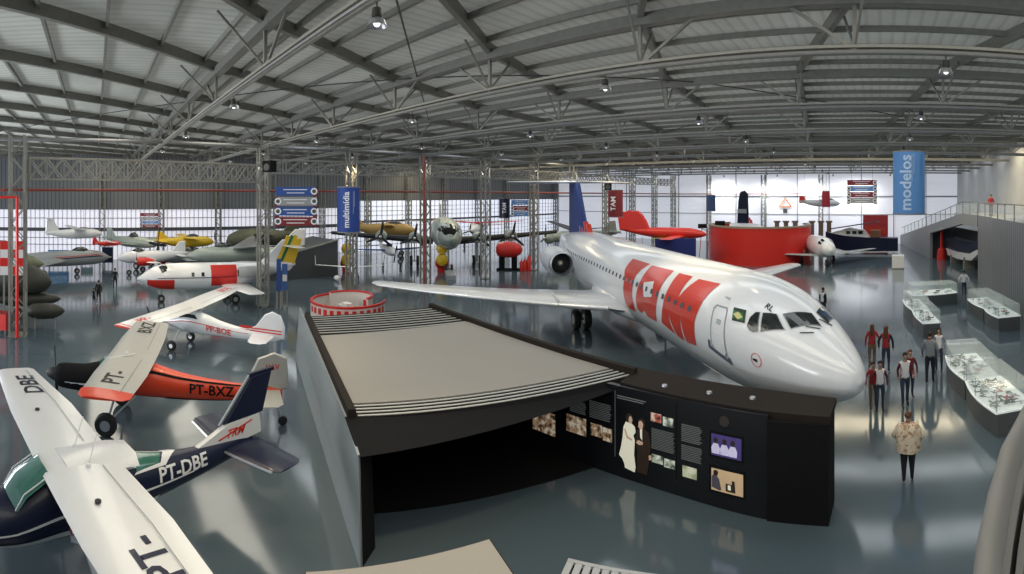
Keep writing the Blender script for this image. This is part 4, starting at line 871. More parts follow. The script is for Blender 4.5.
# ------------------------------------------------------------------ people
def person(label, loc, face, h, cols, hair='short', stride=.0, arms=(.12,.12), group=None, bulk=1., raglan=None, bend=(0.,0.)):
    """one continuous skinned body facing `face` (radians, 0 = +Y); cols = shirt, sleeves, trousers, shoes, hair"""
    t = h/1.72; st = stride; fb = bulk
    V = [(0,0,.93),(0,.005,1.10),(0,.01,1.30),(0,0,1.44),(0,.01,1.52),(0,.03,1.60),(0,.02,1.68)]
    R = [(.155*fb,.115*fb),(.135*fb,.105*fb),(.165*fb,.115*fb),(.075,.065),(.05,.05),(.072,.088),(.068,.085)]
    E = [(0,1),(1,2),(2,3),(3,4),(4,5),(5,6)]; part = ['tr','sh','sh','sh','sk','sk','sk']
    def chain(root, pts, rs, pn):
        p = root
        for v, r, k in zip(pts, rs, pn):
            V.append(v); R.append((r,r) if not isinstance(r, tuple) else r); part.append(k); E.append((p,len(V)-1)); p = len(V)-1
        return p
    wr = {}
    for s, a, b in ((-1,arms[0],bend[0]),(1,arms[1],bend[1])):
        sw = -st*.35*s; ex = s*(.20+a*.35)*(1 if fb<1.1 else 1.1)
        el = Vector((ex, sw*.5-.02, 1.16)); w = el + Vector((-s*b*.10, .05+.22*b+sw*.6, -.25+.22*b)); hd = w + (w-el).normalized()*.075
        chain(2, [(s*.16*fb,0,1.41), tuple(el), tuple(w), tuple(hd)], [.062*fb,.046*fb,.032,(.038,.022)], ['sh','sl','sl','sk'])
        wr[s] = (w, hd)
    for s in (-1,1):
        fw = st*.5*s
        kn = (s*.10, fw*.55+.02, .50); an = (s*.10, fw-.02, .085 + (.05 if fw < -.05 else 0)); toe = (s*.115, fw+.15, .04)
        chain(0, [(s*.09,0,.86), kn, an, toe], [(.095*fb,.10*fb),.062*fb,.042,(.042,.03)], ['tr','tr','tr','so'])
    me = bpy.data.meshes.new('b'); me.from_pydata([tuple(Vector(v)*t) for v in V], E, []); ob = bpy.data.objects.new('b', me); COL.objects.link(ob)
    ob.modifiers.new('s', 'SKIN').use_smooth_shade = True
    for i, sv in enumerate(me.skin_vertices[0].data): sv.radius = (R[i][0]*t, R[i][1]*t); sv.use_root = (i == 0)
    ss = ob.modifiers.new('u', 'SUBSURF'); ss.levels = 2; ss.render_levels = 2
    bpy.context.view_layer.update()
    m2 = bpy.data.meshes.new_from_object(ob.evaluated_get(bpy.context.evaluated_depsgraph_get()))
    bpy.data.objects.remove(ob); bm = bmesh.new(); bm.from_mesh(m2); bpy.data.meshes.remove(m2)
    key = ['sh','sl','tr','so','sk']
    segs = [(Vector(V[a])*t, Vector(V[b])*t, part[b]) for a, b in E]
    for f in bm.faces:
        c = f.calc_center_median(); best = 9; k = 'sh'
        for a, b, p in segs:
            u = max(0, min(1, (c-a).dot(b-a)/max((b-a).length_squared,1e-9))); d = (c-a-(b-a)*u).length
            if d < best: best, k = d, p
        if k == 'tr' and c.z > .95*t: k = 'sh'
        f.material_index = key.index(k); f.smooth = True
    def blob(c, r, sc=(1,1,1), mi=4, seg=8):
        g = bmesh.ops.create_uvsphere(bm, u_segments=seg, v_segments=6, radius=r, matrix=Matrix.Translation(Vector(c)*t) @ Matrix.Diagonal((*[k*t for k in sc],1)))
        for v in g['verts']:
            for f in v.link_faces: f.material_index = mi; f.smooth = True
    blob((0,.125,1.625), .016, (.8,1,1.3)); blob((.083,.02,1.63), .02, (.4,.8,1.2)); blob((-.083,.02,1.63), .02, (.4,.8,1.2))
    blob((.03,.103,1.65), .012, (1,.5,.8), 5); blob((-.03,.103,1.65), .012, (1,.5,.8), 5); blob((0,.108,1.575), .02, (1.1,.35,.35), 6)
    for s in (-1,1):                         # fingers and thumb rooted in the palm
        w, hd = wr[s]; d = (hd-w).normalized(); side = Vector((0,1,0)); side = (side-d*side.dot(d)).normalized(); inn = d.cross(side)
        for k in range(5):
            o = hd + side*(.03-.017*k) - d*.0 if k < 4 else w + d*.03 + side*.03
            dirn = d if k < 4 else (d*.7+side*.7).normalized(); ln = (.075,.085,.08,.062,.055)[k]
            pts = [o, o+dirn*ln*.55, o+dirn*ln*.95+inn*(-s*.012)]
            mb = MB().tube([p*t for p in pts], [.009*t,.008*t,.006*t], 5); vs = [bm.verts.new(v) for v in mb.v]
            for f in mb.f:
                q = bm.faces.new([vs[i] for i in f]); q.material_index = 4; q.smooth = True
    mo = bpy.data.meshes.new('person'); bm.to_mesh(mo); bm.free()
    sh, sl, tr, so, hr = cols
    for m in (sh, sl, tr, so, M_skin, M_black, mat('lip', (.35,.12,.10), .5)): mo.materials.append(m)
    o = bpy.data.objects.new('person', mo); COL.objects.link(o); o.location = loc; o.rotation_euler = (0,0,-face)
    tag(o, label, 'person', group)
    mb = MB().sphere(Vector((0,.0,1.665))*t, .098*t, 14, 8, (.92,1.05,.92))
    if hair == 'long': mb.rings([[Vector((.085*t*c_*k_, (-.055-.045*s_*k_)*t, z*t)) for c_, s_ in [(math.cos(2*PI*i/10), math.sin(2*PI*i/10)) for i in range(10)]] for z, k_ in ((1.70,.6),(1.62,1.0),(1.5,1.05),(1.38,1.1),(1.28,.8))])
    # keep the face free
    mb.v = [(x, min(y, .055*t) if z < 1.70*t else y, z) for x, y, z in mb.v]
    mb.build('hair', hr, o, 80)
    return o
c_red = mat('dark red jacket', (.32,.02,.025), .8, 0, .2, 20.); c_mar = mat('maroon sleeve', (.13,.015,.025), .8); c_wh = mat('white shirt cloth', (.75,.73,.75), .8, 0, .06, 14.)
c_jean = mat('blue jeans', (.035,.05,.09), .85, 0, .2, 20.); c_kh = mat('khaki trousers', (.17,.13,.08), .85); c_gry = mat('grey shirt cloth', (.20,.22,.25), .85, 0, .1, 18.)
c_blk = mat('black cloth', (.012,.012,.014), .9); c_hair = mat('dark brown hair', (.018,.010,.007), .6); c_hb = mat('brown hair', (.10,.04,.02), .6); c_shoe = mat('dark shoe', (.02,.02,.022), .6)
c_rshoe = mat('pale shoe', (.35,.2,.18), .6)
# patterned blouse
mpt = bpy.data.materials.new('cream patterned blouse'); mpt.use_nodes = True; nt = mpt.node_tree; b = nt.nodes['Principled BSDF']; b.inputs['Roughness'].default_value = .8
tc = nt.nodes.new('ShaderNodeTexCoord'); vz = nt.nodes.new('ShaderNodeTexNoise'); vz.inputs['Scale'].default_value = 9; vz.inputs['Distortion'].default_value = 1.5; nt.links.new(tc.outputs['Object'], vz.inputs['Vector'])
cr = nt.nodes.new('ShaderNodeValToRGB'); cr.color_ramp.elements[0].position = .36; cr.color_ramp.elements[0].color = (.36,.20,.10,1); cr.color_ramp.elements[1].position = .5; cr.color_ramp.elements[1].color = (.72,.60,.46,1)
nt.links.new(vz.outputs['Fac'], cr.inputs['Fac']); nt.links.new(cr.outputs['Color'], b.inputs['Base Color'])
def gp(px, py): return at(px, py, 0)
wl_ = person('woman in loose cream patterned blouse and black trousers walking away alone', gp(908,483), math.radians(2), 1.62, (mpt,mpt,c_blk,c_rshoe,c_hb), 'short', .18, (.35,.35), None, 1.30, 1, (.5,.5))
# the blouse hangs wide over the hips
MB().rings([[Vector((rx*math.cos(a)*(1+.05*math.cos(5*a)), ry*math.sin(a)*(1+.05*math.sin(4*a))-.01, z)) for a in [2*PI*k/24 for k in range(24)]] for z, rx, ry in ((1.38,.13,.10),(1.35,.22,.13),(1.27,.27,.165),(1.12,.29,.19),(.95,.28,.20),(.76,.27,.21),(.75,.25,.19))]).build('blouse', mpt, wl_, 60)
person('girl with long hair in dark red jacket and khaki trousers, seen from behind', gp(872,368), math.radians(-8), 1.66, (c_red,c_red,c_kh,c_shoe,c_hb), 'long', .05, (.15,.25), None, .95, 1)
g2 = person('girl with long brown hair in red jacket and blue jeans, seen from behind', gp(886,372), math.radians(10), 1.70, (c_red,c_blk,c_jean,c_shoe,c_hb), 'long', .06, (.25,.2), None, .95, 1)
person('boy in white shirt with maroon sleeves standing left by the airliner nose', gp(880,411), math.radians(175), 1.52, (c_wh,c_mar,c_jean,c_shoe,c_hair), 'short', .1, (.15,.2), None, .9, 1)
person('boy in white shirt with maroon sleeves walking in the middle of the group', gp(905,406), math.radians(170), 1.66, (c_wh,c_mar,c_jean,c_shoe,c_hair), 'short', .28, (.2,.1), None, .95, 1, (.8,.2))
person('youngster half hidden behind the boy with maroon sleeves', gp(910,398), math.radians(170), 1.56, (c_mar,c_mar,c_jean,c_shoe,c_hb), 'short', .12, (.15,.3), None, .9, 1)
person('child in bright red top half hidden between the boy and the airliner nose', gp(873,408), math.radians(170), 1.42, (mat('bright red cloth', (.4,.02,.02), .8),)*2+(c_kh,c_shoe,c_hair), 'short', .08, (.15,.2), None, .9, 1)
person('man in grey shirt and dark trousers standing with his back turned', gp(930,384), math.radians(12), 1.82, (c_gry,c_gry,mat('dark navy trousers', (.012,.016,.03), .85),c_shoe,c_hair), 'short', .18, (.2,.2), None, 1.05, 1, (.1,.1))
person('girl with long black hair and grey top facing the man in grey shirt', gp(939,372), math.radians(195), 1.64, (c_wh,c_gry,c_jean,c_shoe,c_hair), 'long', .05, (.12,.12), None, .88, 1, (.4,.4))
person('visitor in white jacket with dark back walking beyond the showcases', gp(964,296), math.radians(5), 1.66, (c_wh,c_wh,c_jean,c_shoe,c_hair), 'short', .2, (.4,.4), None, 1.05, 1)
person('distant small figure in dark clothes just above the airliner nose', gp(823,318), math.radians(30), 1.62, (c_wh,c_blk,c_blk,c_shoe,c_hair), 'short', .1)
person('person in red top standing on the gallery behind the glass railing', (8.35,37.0,5.0), math.radians(200), 1.62, (mat('scarlet top', (.5,.03,.03), .8),)*2+(c_kh,c_shoe,c_hair), 'short', .0, (.1,.1), None, .95, 1)
person('person in dark clothes nearer to the small jet nose on the left floor', gp(98.5,304), math.radians(-60), 1.42, (c_blk,c_blk,c_blk,c_shoe,c_hair), 'short', .15, (.2,.2))
person('child standing close against the dark-clothed person on the left floor', gp(94,306), math.radians(-60), 1.05, (c_blk,c_gry,c_blk,c_shoe,c_hair), 'short', .1, (.2,.2))
person('person in dark clothes farther back near the long grey fighter', gp(115,289), math.radians(-80), 1.45, (c_blk,c_blk,c_blk,c_shoe,c_hair), 'short', .1, (.15,.15))

# ------------------------------------------------------------------ banners and signs
def banner_drum(label, px, py0, py1, wpx, d, m, body, tm, roof=10.4, size=.75, tx=0.):
    c = atd(px, py1, d); zt = EYE-(py0-YH)*d/F; zb = c.z; r = wpx*d/F/2; a = math.atan2(c.x, c.y)
    t = thing('drum_banner', label, 'banner', (c.x, c.y, zb), -a)      # local -y faces the viewer's side of the hall
    h = zt-zb
    MB().lathe([(r,0),(r,h)], 40).build('banner_cloth', m, t, 60)
    MB().lathe([(r*1.01,-.02),(r*1.02,.04),(r*.97,.04),(r*.97,-.02)], 40).build('hoop', M_lsteel, t, 60); MB().lathe([(r*1.01,h-.04),(r*1.02,h+.02),(r*.97,h+.02),(r*.97,h-.04)], 40).build('hoop', M_lsteel, t, 60)
    MB().bar((-r,0,h),(r,0,h),.03).bar((0,-r,h),(0,r,h),.03).bar((0,0,h),(0,0,roof-zb),.02).build('hanger', M_dsteel, t)
    def rd(x, y): 
        ang = (tx - y)/r - PI/2
        return Vector(((r+.012)*math.cos(ang), (r+.012)*math.sin(ang), h*.5+x))
    if body:
        letters('lettering', body, size, t, tm, lambda x, y: rd(x + 0, y), .08)
        letters('small_lettering', 'exposition hall', size*.28, t, tm, lambda x, y: rd(x+.15*h, y-.42*size-.08), .08) if False else None
    return t, r, h
M_bannb = mat('pale blue banner cloth', (.12,.30,.62), .7, 0, .05, .6); M_bannd = mat('royal blue banner cloth', (.015,.06,.30), .6); M_wtxt = mat('white lettering', (.8,.82,.85), .6)
t_, r_, h_ = banner_drum('tall pale blue cylindrical banner reading modelos at upper right', 909, 152, 214, 32, 21, M_bannb, 'modelos', mat('pale lettering', (.55,.68,.85), .6), 10.5, .66, -.12)
for k, (x, l) in enumerate(((.12,1.1),(.20,.8),(.55,.9))):
    ang = -PI/2 + x/r_; p = Vector(((r_+.012)*math.cos(ang), (r_+.012)*math.sin(ang), h_*(.95)-l)); MB().bar(p, p+Vector((0,0,l)), .03, .012).build('text_line', mat('small dark lettering', (.08,.10,.2), .6) if k == 2 else M_wtxt, t_)
t_, r_, h_ = banner_drum('royal blue cylindrical banner reading multimídia beside the signboards', 348.5, 187, 232, 23, 29.5, M_bannd, 'multimídia', M_wtxt, 9.4, .50, -.12)
for x, l in ((.28,1.3),(.36,.9)):
    ang = -PI/2 + x/r_; p = Vector(((r_+.012)*math.cos(ang), (r_+.012)*math.sin(ang), h_*.9-l)); MB().bar(p, p+Vector((0,0,l)), .025, .012).build('text_line', M_wtxt, t_)
banner_drum('small dark navy banner hanging in front of the far windows', 504.5, 198, 218, 11, 47, M_navy, 'TAM', M_wtxt, 9.4, .5, 0)
banner_drum('dark red banner with short white lettering, right of the blue tail fin', 615.5, 190, 217, 15, 44, mat('dark red banner cloth', (.17,.012,.022), .6), 'TAM', M_wtxt, 9.4, .62, -.2)
banner_drum('small grey blue banner hanging right of the red aircraft tail', 711, 195, 211, 9, 56, mat('slate blue banner cloth', (.05,.10,.22), .6), '', None, 9.4)
banner_drum('small bright red banner hanging beside the suspended white glider', 826, 191, 207, 8, 52, mat('bright red banner cloth', (.42,.02,.04), .6), '', None, 9.4)

def signboard(label, px0, px1, py0, py1, d, rows, roof=9.4, flip=False):
    c = atd((px0+px1)/2, py1, d); w = (px1-px0)*d/F; H = (py1-py0)*d/F; n = len(rows); a = math.atan2(c.x, c.y)
    t = thing('direction_sign', label, 'sign', c, -a)
    for i, m in enumerate(rows):
        z1 = H - H*i/n; z0 = z1 - H/n*.86; sh = (.03 if i % 2 else -.02)*w
        p = MB().box(-w*.47+sh, w*.47+sh, -.05, .05, z0, z1).build('sign_panel', m, t)
        for k, (u, v) in enumerate(((-.30,.26),(-.22,.2))):
            zz = z0 + (z1-z0)*(.68-.38*k); MB().box(w*u, w*v, -.058, -.05, zz-.03*H/n, zz+.05*H/n).build('text_line', M_wtxt, p)
        for sx in ((1,) if i == 0 else (-1,1)):
            MB().lathe([(H/n*.34,-.07),(H/n*.34,-.05)], 16, (sx*w*.43, 0, (z0+z1)/2), 'y', True).build('pictogram_disc', M_wtxt, p)
            MB().lathe([(H/n*.2,-.078),(H/n*.2,-.07)], 12, (sx*w*.43, 0, (z0+z1)/2), 'y', True).build('pictogram', M_dsteel, p)
    for s in (-1,1): MB().bar((s*w*.35,0,H),(s*w*.35,0,roof-c.z), .025).build('hanger', M_dsteel, t)
    MB().box(w*.40, w*.50, .05, .08, 0, H).build('side_strip', rows[-1], t); MB().box(-w*.50, -w*.40, .05, .08, 0, H*.75).build('side_strip', rows[-1], t)
    return t
M_sb = mat('sign blue', (.02,.08,.32), .5); M_sr = mat('sign maroon', (.20,.015,.025), .5); M_sg = mat('sign grey', (.30,.31,.33), .5); M_sb2 = mat('sign light blue', (.10,.25,.55), .5)
signboard('four-row blue, grey and maroon direction sign left of the blue multimídia banner', 275, 317, 187, 227, 29, [M_sb,M_sg,M_sb,M_sr])
signboard('small distant direction sign in front of the left window wall', 140, 161, 213, 228, 42, [M_sr,M_sg,M_sb2,M_sr])
signboard('distant direction sign with blue and red rows beside the navy banner', 511, 531, 200, 217, 46, [M_sb2,M_sr,M_sb2])
signboard('four-row maroon and blue direction sign above the navy seaplane hull', 847, 877, 180, 204, 45, [M_sr,M_sb2,M_sr,M_sg])
for lab, px, py, d in (('black box loudspeaker mounted on the near lattice column at left', 269.5, 172, 27.6), ('small black loudspeaker hanging beside the dark red banner', 608, 190, 41)):
    c = atd(px, py, d); t = thing('loudspeaker', lab, 'loudspeaker', c, math.radians(30))
    w_ = .3; MB().box(-w_,w_,-.25,.25,0,.62).build('cabinet', M_dark, t); MB().lathe([(.2,-.27),(.2,-.25),(.05,-.25)], 20, (0,0,.25), 'y', True).build('cone', M_dsteel, t); MB().bar((0,.25,.4),(0,.6,.5),.06).build('bracket', M_dsteel, t); MB().bar((0,0,.6),(0,0,9.4-c.z),.03).build('hanger', M_dsteel, t)
# ------------------------------------------------------------------ aircraft in the middle and far distance
def plane(label, loc, hd, L, r, zc, m_f, m_w, wing, fin, tail, props=(), gears=(), canopy=None, nose_sh=.6, tail_z=.4, m_fin=None, m_prop=None, name='airplane', bands=(), wins=None):
    """L length, r hull radius, zc axis height; wing=(x, z, halfspan, chord, tipchord, sweep, dihedral); fin=(x, chord, height, sweep); tail=(halfspan, chord, z)"""
    t = thing(name, label, 'airplane', loc, hd)
    tab = spline_tab([(0,zc-.15*r,.03*r,.03*r),(.03*L,zc-.12*r,.42*r*nose_sh/.6,.40*r*nose_sh/.6),(.10*L,zc-.05*r,.78*r,.78*r),(.2*L,zc,r,r),(.55*L,zc,r,r),(.75*L,zc+tail_z*r*.4,.66*r,.70*r),(.92*L,zc+tail_z*r,.28*r,.34*r),(L,zc+tail_z*r*1.2,.05*r,.1*r)], 4)
    f = hull(tab, m_f, t, n=24)
    for polys, m in bands: mapped('paint_band', [[(p[0]*L, p[1]/20) for p in q] for q in polys], lambda x, y: hull_pt(tab, x, y*20, .012), m, f, .3)
    if wins:
        for k in range(wins[2]):
            for sg in (1,-1):
                s = wins[0]*L + (wins[1]-wins[0])*L*k/max(1,wins[2]-1)
                mapped('side_window', [[(s-.09,sg*3.3),(s+.09,sg*3.3),(s+.09,sg*4.1),(s-.09,sg*4.1)]], lambda x, y: hull_pt(tab, x, y*20, .02), M_glass, f, 0)
    x, z, hs, c, ct, sw, dh = wing
    for sg in (1,-1): wing_mesh([((x,0,z),c,.13,'h'),((x-sw,sg*hs*.97,z+dh),ct,.10,'h'),((x-sw-.1*ct,sg*hs,z+dh),ct*.7,.07,'h')]).build('wing', m_w, t, 40)
    x, c, h, sw = fin; zb = zc+tail_z*r*.6
    fin_mesh([(x+.35*c,zb),(x-sw,zb+h),(x-sw-c*.45,zb+h+.02),(x-c,zb+.05),(x-c*.9,zb-.15)], .12*max(1,r)).build('fin', m_fin or m_f, t, 30)
    hs2, c2, z2 = tail
    for sg in (1,-1): wing_mesh([((x-.1*c if z2 < zb+h*.6 else x-sw,0,z2),c2,.09,'h'),((x-.1*c-c2*.4-(sw*.8 if z2 > zb+h*.6 else 0),sg*hs2,z2),c2*.55,.08,'h')]).build('tailplane', m_w, t, 40)
    for p in props:
        px, py, pz, pr, nb, cr, ln, m = p
        if cr: 
            e = MB().lathe([(cr*.5,.02),(cr*.85,0),(cr,-.2*ln),(cr,-.5*ln),(cr*.4,-ln)], 20, (px,py,pz), 'x').build('engine', m, t, 50)
            MB().lathe([(.02,-.05),(cr*.8,-.06)], 20, (px,py,pz), 'x').build('engine_front', M_dark, e)
            for k in range(9):
                a = 2*PI*k/9; MB().lathe([(.01,0),(cr*.13,-.01),(cr*.13,-.2),(.01,-.2)], 6, (px,py+math.cos(a)*cr*.55,pz+math.sin(a)*cr*.55), 'x').build('cylinder_head', M_steel, e) if cr > .4 else None
        propeller(t, px+.05, py, pz, pr, nb, m_prop or M_silver, m_prop or M_black, 80, pr*.12)
    for g in gears: gear(t, *g)
    if canopy:
        cs, cl, cw, chh = canopy
        MB().rings([[hull_pt(tab, cs*L+cl*L*q, 0) + Vector((0, w*cw*math.cos(a), w*chh*math.sin(a)-.05)) for a in [PI*k/8 for k in range(9)]] for q, w in ((0,.05),(.15,.6),(.4,1),(.7,.8),(1,.05))], False, False).build('canopy', M_glass, t, 60)
    return t, tab, f
def hdg(face_deg): return math.radians(face_deg)
# small white jet with red squares
t, tab, f = plane('small white business jet with red squares and green and yellow striped tail', at(137,281,1.3)*1 - Vector((0,0,1.3)), hdg(-93), 10.2, .82, 1.55, M_glosswhite, M_white,
  (-5.0,1.0,4.4,1.9,1.0,.9,.15), (-8.0,2.0,1.9,1.3), (1.7,1.1,3.3), gears=((-1.5,0,.22,1.1,.12,.1),(-5.9,-1.1,.28,1.1,.16,.14),(-5.9,1.1,.28,1.1,.16,.14)), nose_sh=.45, tail_z=.55,
  bands=(([[(.06,95),(.22,95),(.22,150),(.06,150)],[(.06,-95),(.22,-95),(.22,-150),(.06,-150)]], M_red), ([[(.44,30),(.60,30),(.60,125),(.44,125)],[(.44,-30),(.60,-30),(.60,-125),(.44,-125)]], M_red), ([[(.12,86),(.72,86),(.72,89),(.12,89)],[(.12,-86),(.72,-86),(.72,-89),(.12,-89)]], M_navy)), wins=(.33,.39,2))
for sg in (1,-1):
    mapped('cockpit_window', [[(1.3,sg*1.2),(1.75,sg*.6),(1.85,sg*2.6),(1.5,sg*3.2)]], lambda x, y: hull_pt(tab, x, y*20, .02), M_glass, f, .2)
    MB().lathe([(.2,0),(.32,-.1),(.36,-.8),(.32,-1.9),(.16,-2.5)], 20, (-6.1,sg*1.15,1.9), 'x').build('engine', M_greyp, t, 50)
    letters('registration', 'VARIG', .3, f, M_white, lambda x, y, sg=sg: hull_pt(tab, 5.3+x*sg, -sg*(72-y*60), .03), 0) if False else None
M_green = mat('flag green stripe', (.02,.16,.06), .4)
for k, m in enumerate((M_yellow, M_green, M_yellow)):
    MB().bar((-8.9-.25*k,0,2.15),(-9.75-.25*k,0,3.95),.13,.24 if k != 1 else .2,(1,0,0)).build('tail_stripe', m, t)
fin_mesh([(-9.3,2.1),(-10.2,3.75),(-10.7,3.75),(-10.1,2.0)], .16).build('yellow_rudder', M_yellow, t)

# silver green four-engined airliner facing the viewer
M_con = mat('grey green metal', (.34,.39,.35), .35, .3, .1); M_boot = mat('black wing boot', (.02,.02,.022), .6)
c = at(450,276,0); hd = math.atan2(-c.y, -c.x) + math.radians(4)
t, tab, f = plane('silver four-engined propeller airliner facing the viewer with V-shaped white nose line', c, hd, 17, 1.35, 3.1, M_con, M_con, (-5.2,2.35,11,2.9,1.2,.8,.7), (-14.5,2.2,2.2,.8), (4,1.5,3.7),
  gears=((-1.5,0,.38,2.4,.2,.25),(-5.6,2.9,.5,2.6,.25,.3),(-5.6,-2.9,.5,2.6,.25,.3)), nose_sh=.66,
  props=tuple((-3.6,y,2.65+abs(y)*.04,1.35,3,.52,2.6,M_con) for y in (-5.9,-2.9,2.9,5.9)))
for sg in (1,-1):
    MB().tube([(-5.14,sg*1.2,2.42),(-5.95,sg*10.7,3.05)], [.36,.16], 8).build('deicing_boot', M_boot, t)
    for a0 in (6, 24, 42): mapped('cockpit_window', [[(1.15,sg*a0/20),(1.15,sg*(a0+14)/20),(1.9,sg*(a0+15)/20),(1.9,sg*a0/20)]], lambda x, y: hull_pt(tab, x, y*20, .02), M_glass, f, .2)
mapped('nose_panel', [[(.35,-2.2),(.35,2.2),(1.12,2.4),(1.12,-2.4)]], lambda x, y: hull_pt(tab, x, y*20, .02), M_dark, f, .2)
mapped('nose_line', [[(1.5,-2.9),(1.8,-2.9),(.62,-8.9),(.42,-8.9)],[(1.5,2.9),(1.8,2.9),(.62,8.9),(.42,8.9)]], lambda x, y: hull_pt(tab, x, y*20, .03), M_white, f, .2)
MB().box(-1.5,1.8,-.35,.35,.0,.3).build('tow_block', M_greyp, t)

# group at far left
def face(px, d): c = atd(px, 260, d); return Vector((c.x, c.y, 0))
M_blackol = mat('dark camouflage paint', (.030,.032,.024), .5, 0, .5, 1.5)
t, tab, f = plane('dark camouflaged military aircraft with rounded nose at the left edge', face(52, 26.5), hdg(80), 11, .95, 2.1, M_blackol, M_blackol, (-3.4,1.5,3.8,3.4,2.3,.6,-.1), (-8,2.3,2.4,1.0), (1.8,1.2,2.7),
  gears=((-1.9,0,.25,1.6,.15),(-5,-1.3,.3,1.7,.18),(-5,1.3,.3,1.7,.18)), canopy=(.18,.26,.45,.55), nose_sh=.75)
for px, py, d, l, lab in ((28,299,27,3.6,'long dark camouflaged tank on a stand, upper of the two by the far left column'), (45,311,25,2.0,'smaller dark rounded tank on a stand, lower of the two by the far left column')):
    c = atd(px, py, d); a = math.atan2(c.x, c.y); t = thing('drop_tank', lab, 'fuel tank', (c.x,c.y,0), -a); z = c.z
    MB().lathe([(.01,-l*.5),(.2,-l*.46),(.36,-l*.3),(.40,0),(.36,l*.25),(.16,l*.44),(.01,l*.5)], 24, (0,0,z), 'x').build('tank_body', M_blackol, t, 60)
    for x in (-l*.25, l*.25):
        MB().bar((x,-.4,0),(x,-.25,z-.28),.05).bar((x,.4,0),(x,.25,z-.28),.05).bar((x,-.35,z-.28),(x,.35,z-.28),.06).build('stand', M_lsteel, t)
# checkered board
c = atd(4, 262, 25); t = thing('checkered_board', 'red and white checkered board standing at the left edge', 'board', (c.x, c.y, 0), math.radians(95))
MB().box(-1.0,1.0,-.04,.04,2.6,4.3).build('board', M_white, t); mb = MB()
for i in range(5):
    for j in range(4):
        if (i+j) % 2: mb.box(-1+i*.4,-.6+i*.4,-.05,.05,2.62+j*.42,3.04+j*.42)
mb.build('checks', M_red, t); MB().box(-.05,.05,-.05,.05,0,2.6).build('board_post', M_steel, t)
c = at(3,333); t = thing('red_cabinet', 'small bright red cabinet on legs at the foot of the far left column', 'cabinet', c, math.radians(70))
MB().box(-.3,.3,-.25,.25,.2,.95).build('body', M_red, t); MB().box(-.32,.32,-.27,.27,.95,1.0).build('lid', mat('dark red lid', (.3,.02,.02), .4), t)
for x in (-.26,.22):
    for y in (-.2,.2): MB().box(x,x+.04,y-.02,y+.02,0,.2).build('leg', M_steel, t)
# long grey delta fighter
t, tab, f = plane('long grey fighter jet with red and blue stripes along its side at left', face(112, 43), hdg(112), 10.5, .62, 1.35, M_greyp, M_greyp, (-3.6,1.2,3.2,4.6,.8,3.6,0), (-7.5,2.6,1.6,1.8), (1.1,1.0,1.4),
  gears=((-3.2,0,.25,1.0,.15),(-6.4,-1.1,.3,1.0,.16),(-6.4,1.1,.3,1.0,.16)), canopy=(.2,.16,.3,.35), nose_sh=.3, tail_z=.1, bands=(([[(.1,70),(.5,84),(.5,90),(.1,78)],[(.1,-70),(.5,-84),(.5,-90),(.1,-78)]], M_navy), ([[(.12,60),(.5,74),(.5,79),(.12,66)],[(.12,-60),(.5,-74),(.5,-79),(.12,-66)]], M_red)))
plane('olive grey old fighter jet behind the bright blue board at left', face(44, 34), hdg(100), 7.5, .6, 2.0, mat('olive drab paint', (.20,.21,.13), .6, 0, .2), M_olive, (-2.6,1.9,3.2,1.8,1,.8,.1), (-5.7,1.5,1.3,.8), (1.2,.8,2.2), gears=((-1.4,0,.25,1.5,.14),(-3.8,-.9,.28,1.5,.15),(-3.8,.9,.28,1.5,.15)), canopy=(.2,.2,.3,.35), nose_sh=.5)
def board(label, px0, px1, py0, py1, d, m, name='display_board', cat='board', th=.08, sub=None):
    a, b_ = atd(px0, py1, d), atd(px1, py1, d); zt = EYE-(py0-YH)*d/F; zb = max(a.z, .0); c = (a+b_)/2; w = (b_-a).length; az = math.atan2(c.x, c.y)
    t = thing(name, label, cat, (c.x,c.y,0), -az)
    MB().box(-w/2,w/2,-th,th,zb,zt).build('panel', m, t)
    if sub: MB().box(-w/2*.8,w/2*.8,-th-.02,-th,zb+(zt-zb)*.35,zb+(zt-zb)*.6).build('stripe', sub, t)
    if zb > .2:
        for s in (-1,1): MB().box(s*w*.42-.05,s*w*.42+.05,-.05,.05,0,zb).build('post', M_steel, t)
    else: MB().box(-w/2-.03,w/2+.03,-th-.05,th+.05,0,.08).build('foot', M_steel, t)
    return t
board('bright sky blue display board behind the grey fighter at left', 48, 69, 250, 262, 46, mat('sky blue board', (.04,.22,.50), .5), sub=mat('pale wave', (.3,.5,.7), .5))
board('small grey green display board right of the sky blue board', 81, 93, 254, 263, 47, mat('grey green board', (.20,.30,.30), .5))
board('dark navy standing block in front of the left windows', 102, 113, 247, 262, 46, M_navy, th=.5)
# far row at left
plane('small white twin-engined airplane with red nose in the far left row', face(117, 41), hdg(-85), 6, .5, 1.5, M_white, M_white, (-1.9,1.1,3.4,1.3,.8,.3,.3), (-4.7,1.1,1.1,.6), (1.4,.8,1.6), props=((-1.4,1.5,1.3,.7,2,.36,1.4,M_red),(-1.4,-1.5,1.3,.7,2,.36,1.4,M_red)), gears=((-1.0,0,.22,1.1,.12),(-2.4,1.4,.25,1.1,.14),(-2.4,-1.4,.25,1.1,.14)), canopy=(.2,.2,.35,.3))
plane('silver propeller fighter with big four-blade propeller in the far left row', face(157, 44.5), hdg(50), 6.0, .50, 2.3, M_con, M_con, (-1.6,2.05,3.6,1.5,.9,.3,.4), (-4.7,1.1,1.1,.5), (1.3,.8,2.5), props=((.05,0,2.22,1.5,4,0,0,None),), gears=((-1.4,1.2,.32,2.0,.2),(-1.4,-1.2,.32,2.0,.2)), canopy=(.33,.2,.35,.45), nose_sh=.9, m_prop=M_black)
